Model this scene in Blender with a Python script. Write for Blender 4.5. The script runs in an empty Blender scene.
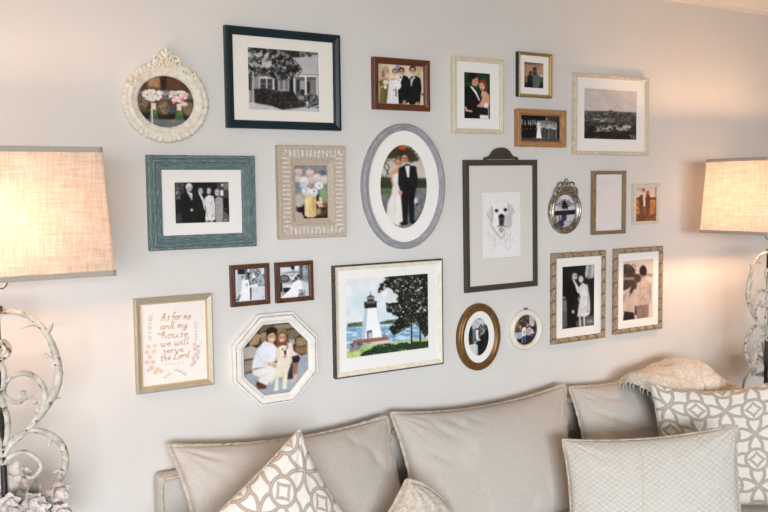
import bpy, bmesh, math, random
import numpy as np
from mathutils import Vector, Matrix, noise as mn
PI = math.pi
scn = bpy.context.scene
col = scn.collection
random.seed(7)

BULB=175; BULB2=350; WIN1=45; WIN2=565; EXPO=0   # lamp and window strengths, exposure
# ------------------------------------------------------------------ helpers
def lin(c):
    c = np.asarray(c, float) / 255.0
    return np.where(c <= 0.04045, c / 12.92, ((c + 0.055) / 1.055) ** 2.4)
def L4(c):
    return (*[float(v) for v in lin(c)], 1.0)

def material(name, c1, c2=None, scale=20, lo=.4, hi=.6, rough=.6, metal=0, bump=0, bscale=200, stretch=(1, 1, 1),
             coord='Object', spec=.4, detail=4, sheen=0, c3=None, s3=60, lo3=.55, hi3=.65):
    m = bpy.data.materials.new(name); m.use_nodes = True
    nt = m.node_tree; N = nt.nodes; K = nt.links
    b = N['Principled BSDF']
    b.inputs['Base Color'].default_value = L4(c1)
    b.inputs['Roughness'].default_value = rough
    b.inputs['Metallic'].default_value = metal
    b.inputs['Specular IOR Level'].default_value = spec
    if sheen: b.inputs['Sheen Weight'].default_value = sheen
    tc = N.new('ShaderNodeTexCoord'); mp = N.new('ShaderNodeMapping')
    K.new(tc.outputs[coord], mp.inputs[0]); mp.inputs['Scale'].default_value = stretch
    out = None
    def mixn(ca, cb, sc, l, h, prev=None):
        n = N.new('ShaderNodeTexNoise'); n.inputs['Scale'].default_value = sc; n.inputs['Detail'].default_value = detail
        K.new(mp.outputs[0], n.inputs['Vector'])
        r = N.new('ShaderNodeMapRange'); r.inputs[1].default_value = l; r.inputs[2].default_value = h
        K.new(n.outputs[0], r.inputs[0])
        x = N.new('ShaderNodeMix'); x.data_type = 'RGBA'
        K.new(r.outputs[0], x.inputs[0])
        if prev: K.new(prev, x.inputs[6])
        else: x.inputs[6].default_value = L4(ca)
        x.inputs[7].default_value = L4(cb)
        return x.outputs[2]
    if c2 is not None: out = mixn(c1, c2, scale, lo, hi)
    if c3 is not None: out = mixn(None, c3, s3, lo3, hi3, out)
    if out: K.new(out, b.inputs['Base Color'])
    if bump:
        n = N.new('ShaderNodeTexNoise'); n.inputs['Scale'].default_value = bscale; n.inputs['Detail'].default_value = 3
        K.new(mp.outputs[0], n.inputs['Vector'])
        bp = N.new('ShaderNodeBump'); bp.inputs['Strength'].default_value = bump; bp.inputs['Distance'].default_value = .002
        K.new(n.outputs[0], bp.inputs['Height']); K.new(bp.outputs[0], b.inputs['Normal'])
    return m

def painted(name, rough=.5, spec=.3, bump=0, bscale=900, sheen=0):
    m = bpy.data.materials.new(name); m.use_nodes = True
    nt = m.node_tree; N = nt.nodes; K = nt.links; b = N['Principled BSDF']
    a = N.new('ShaderNodeAttribute'); a.attribute_name = 'ink'
    K.new(a.outputs['Color'], b.inputs['Base Color'])
    b.inputs['Roughness'].default_value = rough; b.inputs['Specular IOR Level'].default_value = spec
    if sheen: b.inputs['Sheen Weight'].default_value = sheen
    if bump:
        tc = N.new('ShaderNodeTexCoord')
        n = N.new('ShaderNodeTexNoise'); n.inputs['Scale'].default_value = bscale
        K.new(tc.outputs['Object'], n.inputs['Vector'])
        bp = N.new('ShaderNodeBump'); bp.inputs['Strength'].default_value = bump; bp.inputs['Distance'].default_value = .002
        K.new(n.outputs[0], bp.inputs['Height']); K.new(bp.outputs[0], b.inputs['Normal'])
    return m

class MB:
    def __init__(s): s.v = []; s.f = []; s.uv = []; s.sm = []
    def add(s, vs, fs, uv=None, smooth=True):
        o = len(s.v); s.v += [tuple(v) for v in vs]
        for f in fs:
            s.f.append([o + i for i in f]); s.sm.append(smooth)
            s.uv.append([uv[i] for i in f] if uv else [(0, 0)] * len(f))
        return s
    def grid(s, P, uv=None, smooth=True, flip=False, wrap=False):
        n = len(P); m = len(P[0]); vs = [p for r in P for p in r]; fs = []
        for i in range(n - 1 + (1 if wrap else 0)):
            for j in range(m - 1):
                a = i * m + j; b = ((i + 1) % n) * m + j
                q = [a, b, b + 1, a + 1]
                fs.append(q[::-1] if flip else q)
        s.add(vs, fs, [u for r in uv for u in r] if uv else None, smooth)
        return s
    def box(s, x0, x1, y0, y1, z0, z1, bev=0, seg=2):
        bm = bmesh.new(); bmesh.ops.create_cube(bm, size=1)
        for v in bm.verts:
            v.co = Vector(((x0 + x1) / 2 + v.co.x * (x1 - x0), (y0 + y1) / 2 + v.co.y * (y1 - y0), (z0 + z1) / 2 + v.co.z * (z1 - z0)))
        if bev: bmesh.ops.bevel(bm, geom=bm.edges[:], offset=bev, segments=seg, profile=.5, affect='EDGES')
        bm.verts.ensure_lookup_table()
        s.add([v.co[:] for v in bm.verts], [[v.index for v in f.verts] for f in bm.faces], smooth=bev > .01)
        bm.free(); return s
    def tube(s, pts, rad, n=8, caps=True, flat=1.0):
        pts = [Vector(p) for p in pts]; k = len(pts); rings = []
        prev = None
        for i, p in enumerate(pts):
            t = (pts[min(i + 1, k - 1)] - pts[max(i - 1, 0)]).normalized()
            if prev is None:
                a = t.orthogonal().normalized() if abs(t.y) > .9 else Vector((0, 1, 0))
                prev = (a - t * a.dot(t)).normalized()
            else: prev = (prev - t * prev.dot(t)).normalized()
            b = t.cross(prev); r = rad[i] if isinstance(rad, (list, tuple)) else rad
            rings.append([p + prev * math.cos(2 * PI * j / n) * r * flat + b * math.sin(2 * PI * j / n) * r for j in range(n + 1)])
        s.grid(rings)
        if caps:
            for R, fl in ((rings[0], True), (rings[-1], False)):
                f = list(range(n)); s.add(R[:n], [f[::-1] if fl else f], smooth=False)
        return s
    def ball(s, c, r, sc=(1, 1, 1), nu=10, nv=6, rot=None):
        rings = []
        for i in range(nv + 1):
            th = PI * i / nv; R = []
            for j in range(nu + 1):
                ph = 2 * PI * j / nu
                v = Vector((math.sin(th) * math.cos(ph) * sc[0], math.sin(th) * math.sin(ph) * sc[1], math.cos(th) * sc[2])) * r
                if rot is not None: v = rot @ v
                R.append(v + Vector(c))
            rings.append(R)
        return s.grid(rings, flip=False)
    def build(s, name, m, parent=None, loc=None):
        me = bpy.data.meshes.new(name); me.from_pydata(s.v, [], s.f)
        me.polygons.foreach_set('use_smooth', s.sm)
        ul = me.uv_layers.new(name='UVMap')
        flat = [c for f in s.uv for p in f for c in p]
        if len(flat) == 2 * len(ul.data): ul.data.foreach_set('uv', flat)
        bm = bmesh.new(); bm.from_mesh(me); bmesh.ops.remove_doubles(bm, verts=bm.verts, dist=1e-6)
        bm.to_mesh(me); bm.free()
        me.materials.append(m)
        o = bpy.data.objects.new(name, me); col.objects.link(o)
        if parent is not None: o.parent = parent
        if loc is not None: o.location = loc
        return o

def empty(name, loc, rot=(0, 0, 0)):
    o = bpy.data.objects.new(name, None); o.empty_display_size = .1; col.objects.link(o)
    o.location = loc; o.rotation_euler = rot; return o
def tag(o, label, cat, group=None):
    o['label'] = label; o['category'] = cat
    if group: o['group'] = group
    return o
def struct(o): o['kind'] = 'structure'; return o
def copy_tree(o, parent=None):
    kids = list(o.children); c = o.copy(); col.objects.link(c); c.parent = parent
    for ch in kids: copy_tree(ch, c)
    return c
def catmull(P, n=6):
    P = [Vector(p) for p in P]; out = []
    for i in range(len(P) - 1):
        p0 = P[max(i - 1, 0)]; p1 = P[i]; p2 = P[i + 1]; p3 = P[min(i + 2, len(P) - 1)]
        for k in range(n):
            t = k / n
            out.append(.5 * ((2 * p1) + (p2 - p0) * t + (2 * p0 - 5 * p1 + 4 * p2 - p3) * t * t + (3 * p1 - p0 - 3 * p2 + p3) * t ** 3))
    out.append(P[-1]); return out

# ------------------------------------------------------------------ camera
F = 879.65; yaw, pitch, roll = 0.55289586, 0.07716047, -0.01146897
cy_, sy_, cp_, sp_ = math.cos(yaw), math.sin(yaw), math.cos(pitch), math.sin(pitch)
fw = Vector((sy_ * cp_, cy_ * cp_, -sp_)); rt = Vector((cy_, -sy_, 0)); up = rt.cross(fw)
r2 = math.cos(roll) * rt + math.sin(roll) * up; u2 = -math.sin(roll) * rt + math.cos(roll) * up
cam = bpy.data.cameras.new('camera'); co = bpy.data.objects.new('camera', cam); col.objects.link(co)
M = Matrix((r2, u2, -fw)).transposed().to_4x4(); M.translation = Vector((0, -2.6, 1.62)); co.matrix_world = M
cam.sensor_width = 36; cam.lens = F / 768 * 36; cam.clip_start = .05
scn.camera = co

# ------------------------------------------------------------------ room
wall_m = material('wall_paint', (221, 218, 213), (219, 215, 210), scale=3, rough=.75, bump=.12, bscale=350, spec=.2)
ceil_m = material('ceiling_paint', (216, 196, 168), rough=.8, bump=.1, bscale=200, spec=.2)
trim_m = material('trim_paint', (238, 230, 218), rough=.45)
floor_m = material('oak_floor', (168, 146, 124), (146, 122, 100), scale=6, rough=.4, stretch=(1, 9, 1))
def wallbox(name, *a, m=wall_m):
    return struct(MB().box(*a).build(name, m))
X0, X1, Y0, ZC = -2.0, 5.4, -4.8, 2.50
wallbox('floor', X0 - .1, X1 + .1, Y0 - .1, .1, -.1, 0, m=floor_m)
wallbox('ceiling', X0 - .1, X1 + .1, Y0 - .1, .1, ZC, ZC + .1, m=ceil_m)
wallbox('wall_back', X0 - .1, X1 + .1, 0, .1, 0, ZC)
wallbox('wall_right', X1, X1 + .1, Y0, 0, 0, ZC)
# left wall with a wide window opening, front wall with a second one
WL = (-3.9, -1.3, .25, 1.95)
b = MB()
b.box(X0 - .1, X0, Y0, WL[0], 0, ZC); b.box(X0 - .1, X0, WL[1], 0, 0, ZC)
b.box(X0 - .1, X0, WL[0], WL[1], 0, WL[2]); b.box(X0 - .1, X0, WL[0], WL[1], WL[3], ZC)
struct(b.build('wall_left', wall_m))
WF = (-1.8, 1.4, .25, 2.05)
b = MB()
b.box(X0 - .1, WF[0], Y0 - .1, Y0, 0, ZC); b.box(WF[1], X1 + .1, Y0 - .1, Y0, 0, ZC)
b.box(WF[0], WF[1], Y0 - .1, Y0, 0, WF[2]); b.box(WF[0], WF[1], Y0 - .1, Y0, WF[3], ZC)
struct(b.build('wall_front', wall_m))
b = MB()
for y in (WL[0], (WL[0] + WL[1]) / 2 - .02, WL[1] - .04): b.box(X0 - .07, X0 - .03, y, y + .04, WL[2], WL[3])
for z in (WL[2], 1.3, WL[3] - .04): b.box(X0 - .07, X0 - .03, WL[0], WL[1], z, z + .04)
struct(b.build('window_1', trim_m))
b = MB()
for x in (WF[0], (WF[0] + WF[1]) / 2 - .02, WF[1] - .04): b.box(x, x + .04, Y0 - .07, Y0 - .03, WF[2], WF[3])
for z in (WF[2], 1.3, WF[3] - .04): b.box(WF[0], WF[1], Y0 - .07, Y0 - .03, z, z + .04)
struct(b.build('window_2', trim_m))
prof = [(0, 2.398), (.008, 2.398), (.009, 2.412), (.016, 2.416), (.02, 2.424), (.045, 2.455), (.062, 2.470), (.066, 2.478), (.078, 2.480), (.079, 2.4995), (0, 2.4995)]
b = MB(); b.grid([[(x, -p, z) for p, z in prof] for x in (X0, X1)], smooth=False)
struct(b.build('trim_1', trim_m))
b = MB().box(X0, X1, -.016, -.0005, 0, .13, bev=.004); struct(b.build('baseboard_back', trim_m))

# ------------------------------------------------------------------ raster painter for printed pictures
def vnoise(x, y, scale, seed):
    rng = np.random.RandomState(seed); G = rng.rand(67, 67)
    x = x * scale; y = y * scale
    xi = np.floor(x).astype(int); yi = np.floor(y).astype(int); fx = x - xi; fy = y - yi
    fx = fx * fx * (3 - 2 * fx); fy = fy * fy * (3 - 2 * fy)
    g = lambda a, b_: G[a % 67, b_ % 67]
    return (g(xi, yi) * (1 - fx) + g(xi + 1, yi) * fx) * (1 - fy) + (g(xi, yi + 1) * (1 - fx) + g(xi + 1, yi + 1) * fx) * fy
class Pic:
    """colours over a quad given in sketch units: TL, TR, BR, BL"""
    def __init__(s, quad, nx, ny, bg):
        q = np.array(quad, float); nx, ny = (int(nx * 1.5), int(ny * 1.5)) if nx < 200 else (nx, ny); s.nx, s.ny = nx, ny
        U, V = np.meshgrid(np.linspace(0, 1, nx), np.linspace(0, 1, ny))
        s.U, s.V = U, V
        P = (1 - U)[..., None] * ((1 - V)[..., None] * q[0] + V[..., None] * q[3]) + U[..., None] * ((1 - V)[..., None] * q[1] + V[..., None] * q[2])
        s.X, s.Y = P[..., 0], P[..., 1]
        s.C = np.zeros((ny, nx, 3)); s.C[:] = s.c(bg)
        s.k = 1
    def c(s, c): return np.array((c, c, c) if np.isscalar(c) else c, float)
    def mix(s, m, c, a=1):
        m = np.clip(m, 0, 1)[..., None] * a; s.C = s.C * (1 - m) + s.c(c) * m
    def e(s, cx, cy, rx, ry, c, rot=0, soft=5, a=1):
        t = math.radians(rot); dx = s.X - cx; dy = s.Y - cy
        x = dx * math.cos(t) + dy * math.sin(t); y = -dx * math.sin(t) + dy * math.cos(t)
        d = (np.sqrt((x / rx) ** 2 + (y / ry) ** 2) - 1) * min(rx, ry)
        s.mix(.5 - d / soft, c, a)
    def sdf(s, pts):
        P = np.array(pts, float); n = len(P); d = np.full(s.X.shape, 1e18); ins = np.zeros(s.X.shape, bool)
        for i in range(n):
            a = P[i]; b_ = P[(i + 1) % n]; ex, ey = b_ - a; wx = s.X - a[0]; wy = s.Y - a[1]
            t = np.clip((wx * ex + wy * ey) / (ex * ex + ey * ey + 1e-9), 0, 1)
            d = np.minimum(d, (wx - ex * t) ** 2 + (wy - ey * t) ** 2)
            c1 = (a[1] > s.Y) != (b_[1] > s.Y)
            xi = (b_[0] - a[0]) * (s.Y - a[1]) / (b_[1] - a[1] + 1e-12) + a[0]
            ins ^= c1 & (s.X < xi)
        return np.where(ins, -1, 1) * np.sqrt(d)
    def p(s, pts, c, soft=5, a=1): s.mix(.5 - s.sdf(pts) / soft, c, a)
    def r(s, x0, y0, x1, y1, c, soft=4, a=1): s.p([(x0, y0), (x1, y0), (x1, y1), (x0, y1)], c, soft, a)
    def l(s, pts, w, c, soft=3, a=1):
        m = np.zeros(s.X.shape); k = len(pts) - 1
        for i in range(k):
            w0, w1 = (w if isinstance(w, tuple) else (w, w)); wa = w0 + (w1 - w0) * i / k; wb = w0 + (w1 - w0) * (i + 1) / k
            (ax, ay), (bx, by) = pts[i], pts[i + 1]; ex, ey = bx - ax, by - ay
            t = np.clip(((s.X - ax) * ex + (s.Y - ay) * ey) / (ex * ex + ey * ey + 1e-9), 0, 1)
            d = np.sqrt((s.X - ax - ex * t) ** 2 + (s.Y - ay - ey * t) ** 2) - (wa + (wb - wa) * t) / 2
            m = np.maximum(m, np.clip(.5 - d / soft, 0, 1))
        s.mix(m, c, a)
    def n(s, amt, scale, seed=1, mask=None, sy=1):
        v = (vnoise(s.X / 100, s.Y / 100 * sy, scale, seed) - .5) * 2 * amt
        if mask is not None: v = v * np.clip(mask, 0, 1)
        s.C = np.clip(s.C + v[..., None], 5, 252)
    def blob(s, pts, c, scale, thr=.5, sharp=5, seed=3, soft=8, a=1, rag=0, sy=1):
        """noisy patches of colour inside a polygon (foliage, grass, crowds)"""
        d = s.sdf(pts); w = rag * 22
        m = np.clip(.5 - (d - w * .5) / soft, 0, 1)
        v = (.5 * vnoise(s.X / 100, s.Y / 100 * sy, scale * .5, seed) + .3 * vnoise(s.X / 100, s.Y / 100 * sy, scale * 1.1, seed + 9)
             + .2 * vnoise(s.X / 100, s.Y / 100 * sy, scale * 2.2, seed + 5))
        v = v + rag * .4 * np.clip(-d / w, -1, .35) if rag else v
        s.mix(m * np.clip((v - thr) * sharp * 1.25 + .5, 0, 1), c, a)
    def grad(s, ctop, cbot, y0, y1):
        t = np.clip((s.Y - y0) / (y1 - y0), 0, 1)[..., None]; s.C = s.c(ctop) * (1 - t) + s.c(cbot) * t
    def head(s, x, y, r, skin, hair, face=True, long_=0, cap=.45):
        if long_: s.e(x, y + r * .5, r * 1.15, r * (1.3 + long_), hair, soft=r * .4)
        s.e(x, y - r * .25, r * 1.08, r * 1.15, hair, soft=r * .3)
        s.e(x, y + r * .22, r * .80, r * 1.02, skin, soft=r * .35)
        if face:
            dk = s.c(skin) * .32
            s.l([(x - r * .52, y + r * .1), (x - r * .2, y + r * .1)], r * .22, dk, r * .14, .9)
            s.l([(x + r * .2, y + r * .1), (x + r * .52, y + r * .1)], r * .22, dk, r * .14, .9)
            s.l([(x, y + r * .1), (x + r * .05, y + r * .45)], r * .16, s.c(skin) * .68, r * .16, .8)
            s.l([(x - r * .2, y + r * .72), (x + r * .2, y + r * .72)], r * .18, s.c(skin) * np.array([.75, .45, .45]), r * .16, .85)
            s.e(x + r * .55, y + r * .3, r * .3, r * .8, s.c(skin) * .72, soft=r * .5, a=.55)

pic_m = painted('photo_print_ink', rough=.38, spec=.35)
art_m = painted('art_paper_ink', rough=.8, spec=.2)
def soften(C, sg):
    r = int(sg * 3 + 1); k = np.exp(-np.arange(-r, r + 1) ** 2 / (2 * sg * sg)); k /= k.sum()
    for ax in (0, 1):
        P = np.pad(C, [(r, r) if i == ax else (0, 0) for i in range(3)], 'edge')
        C = sum(k[i] * np.take(P, np.arange(i, i + C.shape[ax]), axis=ax) for i in range(2 * r + 1))
    return C
def print_mesh(pic, w, h, prot, parent, cx=0, cz=0, keep=None, m=None, name='print', sg=1.05, mot=9):
    if mot:   # tonal variation that the photographs have inside every area
        v = vnoise(pic.U, pic.V, 9, 41) * .5 + vnoise(pic.U, pic.V, 22, 42) * .3 + vnoise(pic.U, pic.V, 46, 43) * .2 - .5
        pic.C = np.clip(pic.C + v[..., None] * 2 * mot * 1.6, 6, 250)
    pic.C = soften(pic.C, sg)
    nx, ny = pic.nx, pic.ny; X = (pic.U - .5) * w + cx; Z = (.5 - pic.V) * h + cz
    vs = [(float(X[j, i]), -prot, float(Z[j, i])) for j in range(ny) for i in range(nx)]
    fs = []
    for j in range(ny - 1):
        for i in range(nx - 1):
            if keep and not keep(X[j, i] - cx, Z[j, i] - cz): continue
            a = j * nx + i; fs.append((a, a + nx, a + nx + 1, a + 1))
    me = bpy.data.meshes.new(name); me.from_pydata(vs, [], fs)
    at = me.color_attributes.new('ink', 'FLOAT_COLOR', 'POINT')
    c = np.ones((ny, nx, 4)); c[..., :3] = lin(np.clip(pic.C, 0, 255))
    at.data.foreach_set('color', c.reshape(-1).astype(np.float32))
    if keep:
        bm = bmesh.new(); bm.from_mesh(me)
        bmesh.ops.delete(bm, geom=[v for v in bm.verts if not v.link_faces], context='VERTS'); bm.to_mesh(me); bm.free()
    me.materials.append(m or pic_m)
    o = bpy.data.objects.new(name, me); col.objects.link(o); o.parent = parent; return o

# ------------------------------------------------------------------ frames
def corners(kind, a, c):
    if kind == 'rect': return [(-a, -c), (a, -c), (a, c), (-a, c)]
    if kind == 'oct':
        k = .60; q = [(-a * .40, -c), (a * .40, -c), (a, -c * .40), (a, c * .40), (a * .40, c), (-a * .40, c), (-a, c * .40), (-a, -c * .40)]
        return q
    n = 120
    return [(a * math.cos(2 * PI * i / n), c * math.sin(2 * PI * i / n)) for i in range(n)]
def ring(mb, kind, loops, nseg=1, mod=None, smooth_prof=False):
    """loops: (half_w, half_h, prot). swept round the shape, mitred at the corners"""
    L = [corners(kind, a, c) for a, c, p in loops]; nc = len(L[0]); acc = 0
    vlen = [0]
    for k in range(1, len(loops)): vlen.append(vlen[-1] + math.hypot(loops[k][0] - loops[k - 1][0], loops[k][2] - loops[k - 1][2]))
    if kind == 'oval':
        P = []; UV = []; u = 0
        for i in range(nc + 1):
            i2 = i % nc; row = []; ur = []
            if i: u += math.dist(L[0][i2], L[0][i - 1])
            for k, (a, c, p) in enumerate(loops):
                x, z = L[k][i2]; dp = mod(u, k, 0, vlen[k]) if mod else 0
                row.append((x, -(p + dp), z)); ur.append((u, vlen[k]))
            P.append(row); UV.append(ur)
        mb.grid(P, UV, smooth=True, flip=False); return mb
    for e in range(nc):
        P = []; UV = []
        for s_ in range(nseg + 1):
            t = s_ / nseg; row = []; ur = []
            for k, (a, c, p) in enumerate(loops):
                A = Vector(L[k][e]); B = Vector(L[k][(e + 1) % nc]); q = A.lerp(B, t)
                A0 = Vector(L[0][e]); B0 = Vector(L[0][(e + 1) % nc]); al = (q - A0).dot((B0 - A0).normalized())
                dp = mod(al, k, e, vlen[k]) if mod else 0
                row.append((q.x, -(p + dp), q.y)); ur.append((al + e * 2.0, vlen[k]))
            P.append(row); UV.append(ur)
        mb.grid(P, UV, smooth=smooth_prof)
    return mb
def loops_from(w, h, prof): return [(w / 2 - i, h / 2 - i * (1.0), p) for i, p in prof]
mat_white = material('mat_board_white', (240, 238, 233), rough=.85, spec=.15, bump=.05, bscale=600)
mat_cream = material('mat_board_cream', (236, 231, 221), rough=.85, spec=.15, bump=.05, bscale=600)
mat_grey = material('mat_board_pale_grey', (217, 213, 205), rough=.85, spec=.15, bump=.05, bscale=600)

def mat_board(parent, kind, ow, oh, iw, ih, prot, dx=0, dz=0, m=None, ikind=None):
    """board with a bevel-cut opening; outside can be a rectangle while the opening is offset"""
    mb = MB()
    if kind == 'rect':
        A = [(-ow / 2, -oh / 2), (ow / 2, -oh / 2), (ow / 2, oh / 2), (-ow / 2, oh / 2)]
        def inn(a, c): return [(dx - a, dz - c), (dx + a, dz - c), (dx + a, dz + c), (dx - a, dz + c)]
    else:
        A = corners('oval', ow / 2, oh / 2)
        def inn(a, c): return [(dx + x, dz + z) for x, z in corners('oval', a, c)]
    B = inn(iw / 2 + .0012, ih / 2 + .0012); C = inn(iw / 2, ih / 2); n = len(A)
    for i in range(n):
        j = (i + 1) % n
        v = [(A[i][0], -prot, A[i][1]), (A[j][0], -prot, A[j][1]), (B[j][0], -prot, B[j][1]), (B[i][0], -prot, B[i][1]),
             (C[j][0], -prot + .0022, C[j][1]), (C[i][0], -prot + .0022, C[i][1])]
        mb.add(v, [[0, 1, 2, 3], [3, 2, 4, 5]], smooth=False)
    return mb.build('mat', m or mat_white, parent)
GRP = 'framed pictures hung together on the gallery wall'
def frame_root(cx, cz, label, rot=0, cat='framed picture'):
    o = empty('picture_frame', (cx, -.001, cz), (0, math.radians(-rot), 0)); tag(o, label, cat, GRP); return o

# --- frame finishes
navy_m = material('navy_painted_wood', (20, 44, 52), (12, 32, 38), scale=60, rough=.4, coord='UV', stretch=(1, 12, 1), c3=(48, 76, 84), s3=14, lo3=.7, hi3=.85, bump=.1, bscale=60)
brownred_m = material('red_brown_wood', (112, 62, 42), (84, 44, 30), scale=30, rough=.42, coord='UV', stretch=(1, 10, 1), bump=.08, bscale=60)
antique_m = material('antique_cream_gold', (224, 214, 194), (210, 196, 168), scale=30, rough=.45, coord='UV', stretch=(1, 8, 1), c3=(176, 150, 112), s3=40, lo3=.64, hi3=.8)
gold_m = material('brushed_gold_leaf', (214, 182, 128), (180, 142, 88), scale=60, rough=.3, metal=.75, coord='UV', stretch=(1, 10, 1))
black_m = material('black_green_edge', (20, 32, 32), rough=.4)
oak_m = material('light_oak', (186, 142, 98), (150, 106, 66), scale=26, rough=.5, coord='UV', stretch=(1, 12, 1), c3=(130, 88, 54), s3=10, lo3=.58, hi3=.8, bump=.1, bscale=70)
ivory_m = material('ivory_beaded', (226, 217, 200), (210, 194, 166), scale=60, rough=.5, coord='UV', c3=(190, 168, 134), s3=160, lo3=.58, hi3=.75)
teal_m = material('distressed_teal', (112, 134, 134), (72, 94, 96), scale=32, lo=.35, hi=.65, rough=.6, coord='UV', stretch=(1, 14, 1), c3=(172, 184, 180), s3=40, lo3=.54, hi3=.7, bump=.2, bscale=60)
wash_m = material('whitewashed_taupe', (196, 182, 166), (180, 164, 146), scale=60, rough=.8, coord='UV', c3=(222, 212, 200), s3=60, lo3=.54, hi3=.8, bump=.1, bscale=200)
rib_m = material('whitewashed_ribs', (226, 219, 209), (206, 194, 180), scale=70, rough=.8, c3=(238, 233, 226), s3=120, lo3=.5, hi3=.7)
grey_m = material('grey_painted', (164, 163, 166), (142, 141, 146), scale=30, rough=.55, coord='UV', stretch=(1, 6, 1), c3=(196, 194, 194), s3=60, lo3=.6, hi3=.75, bump=.1)
dog_m = material('weathered_bronze_black', (56, 51, 44), (74, 67, 56), scale=200, rough=.6, coord='UV', c3=(140, 122, 94), s3=260, lo3=.6, hi3=.7, bump=.3, bscale=400)
silver_m = material('antique_silver', (176, 172, 160), (126, 118, 102), scale=60, rough=.32, metal=.8, c3=(96, 84, 66), s3=90, lo3=.6, hi3=.75)
bronze_m = material('bronze_bead', (150, 124, 92), (112, 88, 60), scale=160, rough=.45, metal=.25, coord='UV', c3=(206, 188, 158), s3=220, lo3=.55, hi3=.7)
palecream_m = material('pale_cream_paint', (226, 214, 196), (204, 188, 166), scale=50, rough=.6, coord='UV', stretch=(1, 8, 1), c3=(170, 146, 118), s3=90, lo3=.66, hi3=.76)
walnut_m = material('walnut_wood', (104, 66, 42), (70, 42, 28), scale=26, rough=.42, coord='UV', stretch=(1, 12, 1), c3=(136, 92, 60), s3=22, lo3=.62, hi3=.8)
champ_m = material('champagne_silver', (194, 184, 164), (176, 164, 142), scale=40, rough=.42, metal=.3, coord='UV', stretch=(1, 14, 1))
champ_in = material('champagne_gold_lip', (212, 184, 140), rough=.4, metal=.3)
octw_m = material('white_chippy_paint', (240, 237, 231), (232, 227, 219), scale=40, rough=.6, coord='UV', c3=(180, 164, 148), s3=120, lo3=.74, hi3=.82, bump=.1)
octe_m = material('rubbed_brown_edge', (166, 146, 128), (210, 200, 188), scale=90, lo=.35, hi=.6, rough=.6)
dkedge_m = material('dark_worn_edge', (62, 50, 40), (92, 76, 58), scale=70, rough=.6, coord='UV', c3=(170, 148, 116), s3=90, lo3=.62, hi3=.72)
cslope_m = material('cream_slope', (236, 228, 212), (226, 216, 196), scale=40, rough=.6, coord='UV')
oldgold_m = material('old_gold', (140, 102, 58), (98, 68, 36), scale=30, rough=.38, metal=.45, coord='UV', stretch=(1, 8, 1), c3=(184, 144, 88), s3=30, lo3=.6, hi3=.8)
whitef_m = material('white_round_paint', (236, 230, 216), (228, 220, 202), scale=20, rough=.45, coord='UV')
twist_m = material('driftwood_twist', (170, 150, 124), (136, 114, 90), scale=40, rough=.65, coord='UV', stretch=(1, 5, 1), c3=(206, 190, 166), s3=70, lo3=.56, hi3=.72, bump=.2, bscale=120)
def darken_grooves(m, pitch, slant, wd, c):
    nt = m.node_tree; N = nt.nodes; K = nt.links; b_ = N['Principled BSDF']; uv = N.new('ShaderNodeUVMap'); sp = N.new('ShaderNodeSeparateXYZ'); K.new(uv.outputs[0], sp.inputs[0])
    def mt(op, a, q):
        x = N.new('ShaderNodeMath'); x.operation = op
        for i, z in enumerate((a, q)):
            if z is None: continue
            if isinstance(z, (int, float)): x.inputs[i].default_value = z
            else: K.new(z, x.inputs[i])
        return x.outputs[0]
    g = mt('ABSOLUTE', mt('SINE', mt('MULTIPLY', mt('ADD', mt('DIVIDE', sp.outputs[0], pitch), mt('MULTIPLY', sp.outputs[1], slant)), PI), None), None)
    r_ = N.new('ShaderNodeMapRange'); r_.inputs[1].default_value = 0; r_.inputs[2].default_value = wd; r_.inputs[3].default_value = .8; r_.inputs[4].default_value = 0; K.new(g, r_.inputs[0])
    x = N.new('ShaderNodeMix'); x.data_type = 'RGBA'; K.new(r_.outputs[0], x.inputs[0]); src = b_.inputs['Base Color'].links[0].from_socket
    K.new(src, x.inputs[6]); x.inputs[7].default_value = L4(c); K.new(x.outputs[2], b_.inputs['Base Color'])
darken_grooves(twist_m, .05, 9, .36, (92, 74, 56))  # shade of the twist grooves painted into the driftwood colour as dark lines
darken_grooves(ivory_m, .0085, 105, .5, (176, 150, 110))
plaster_m = material('ornate_cream_plaster', (234, 228, 214), (222, 212, 194), scale=60, rough=.7, c3=(190, 168, 138), s3=110, lo3=.6, hi3=.74, bump=.2, bscale=150)

def simple(prof, w, h, m, parent, kind='rect', nseg=1, mod=None, smooth=False, name='frame'):
    return ring(MB(), kind, loops_from(w, h, prof), nseg, mod, smooth).build(name, m, parent)
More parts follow.
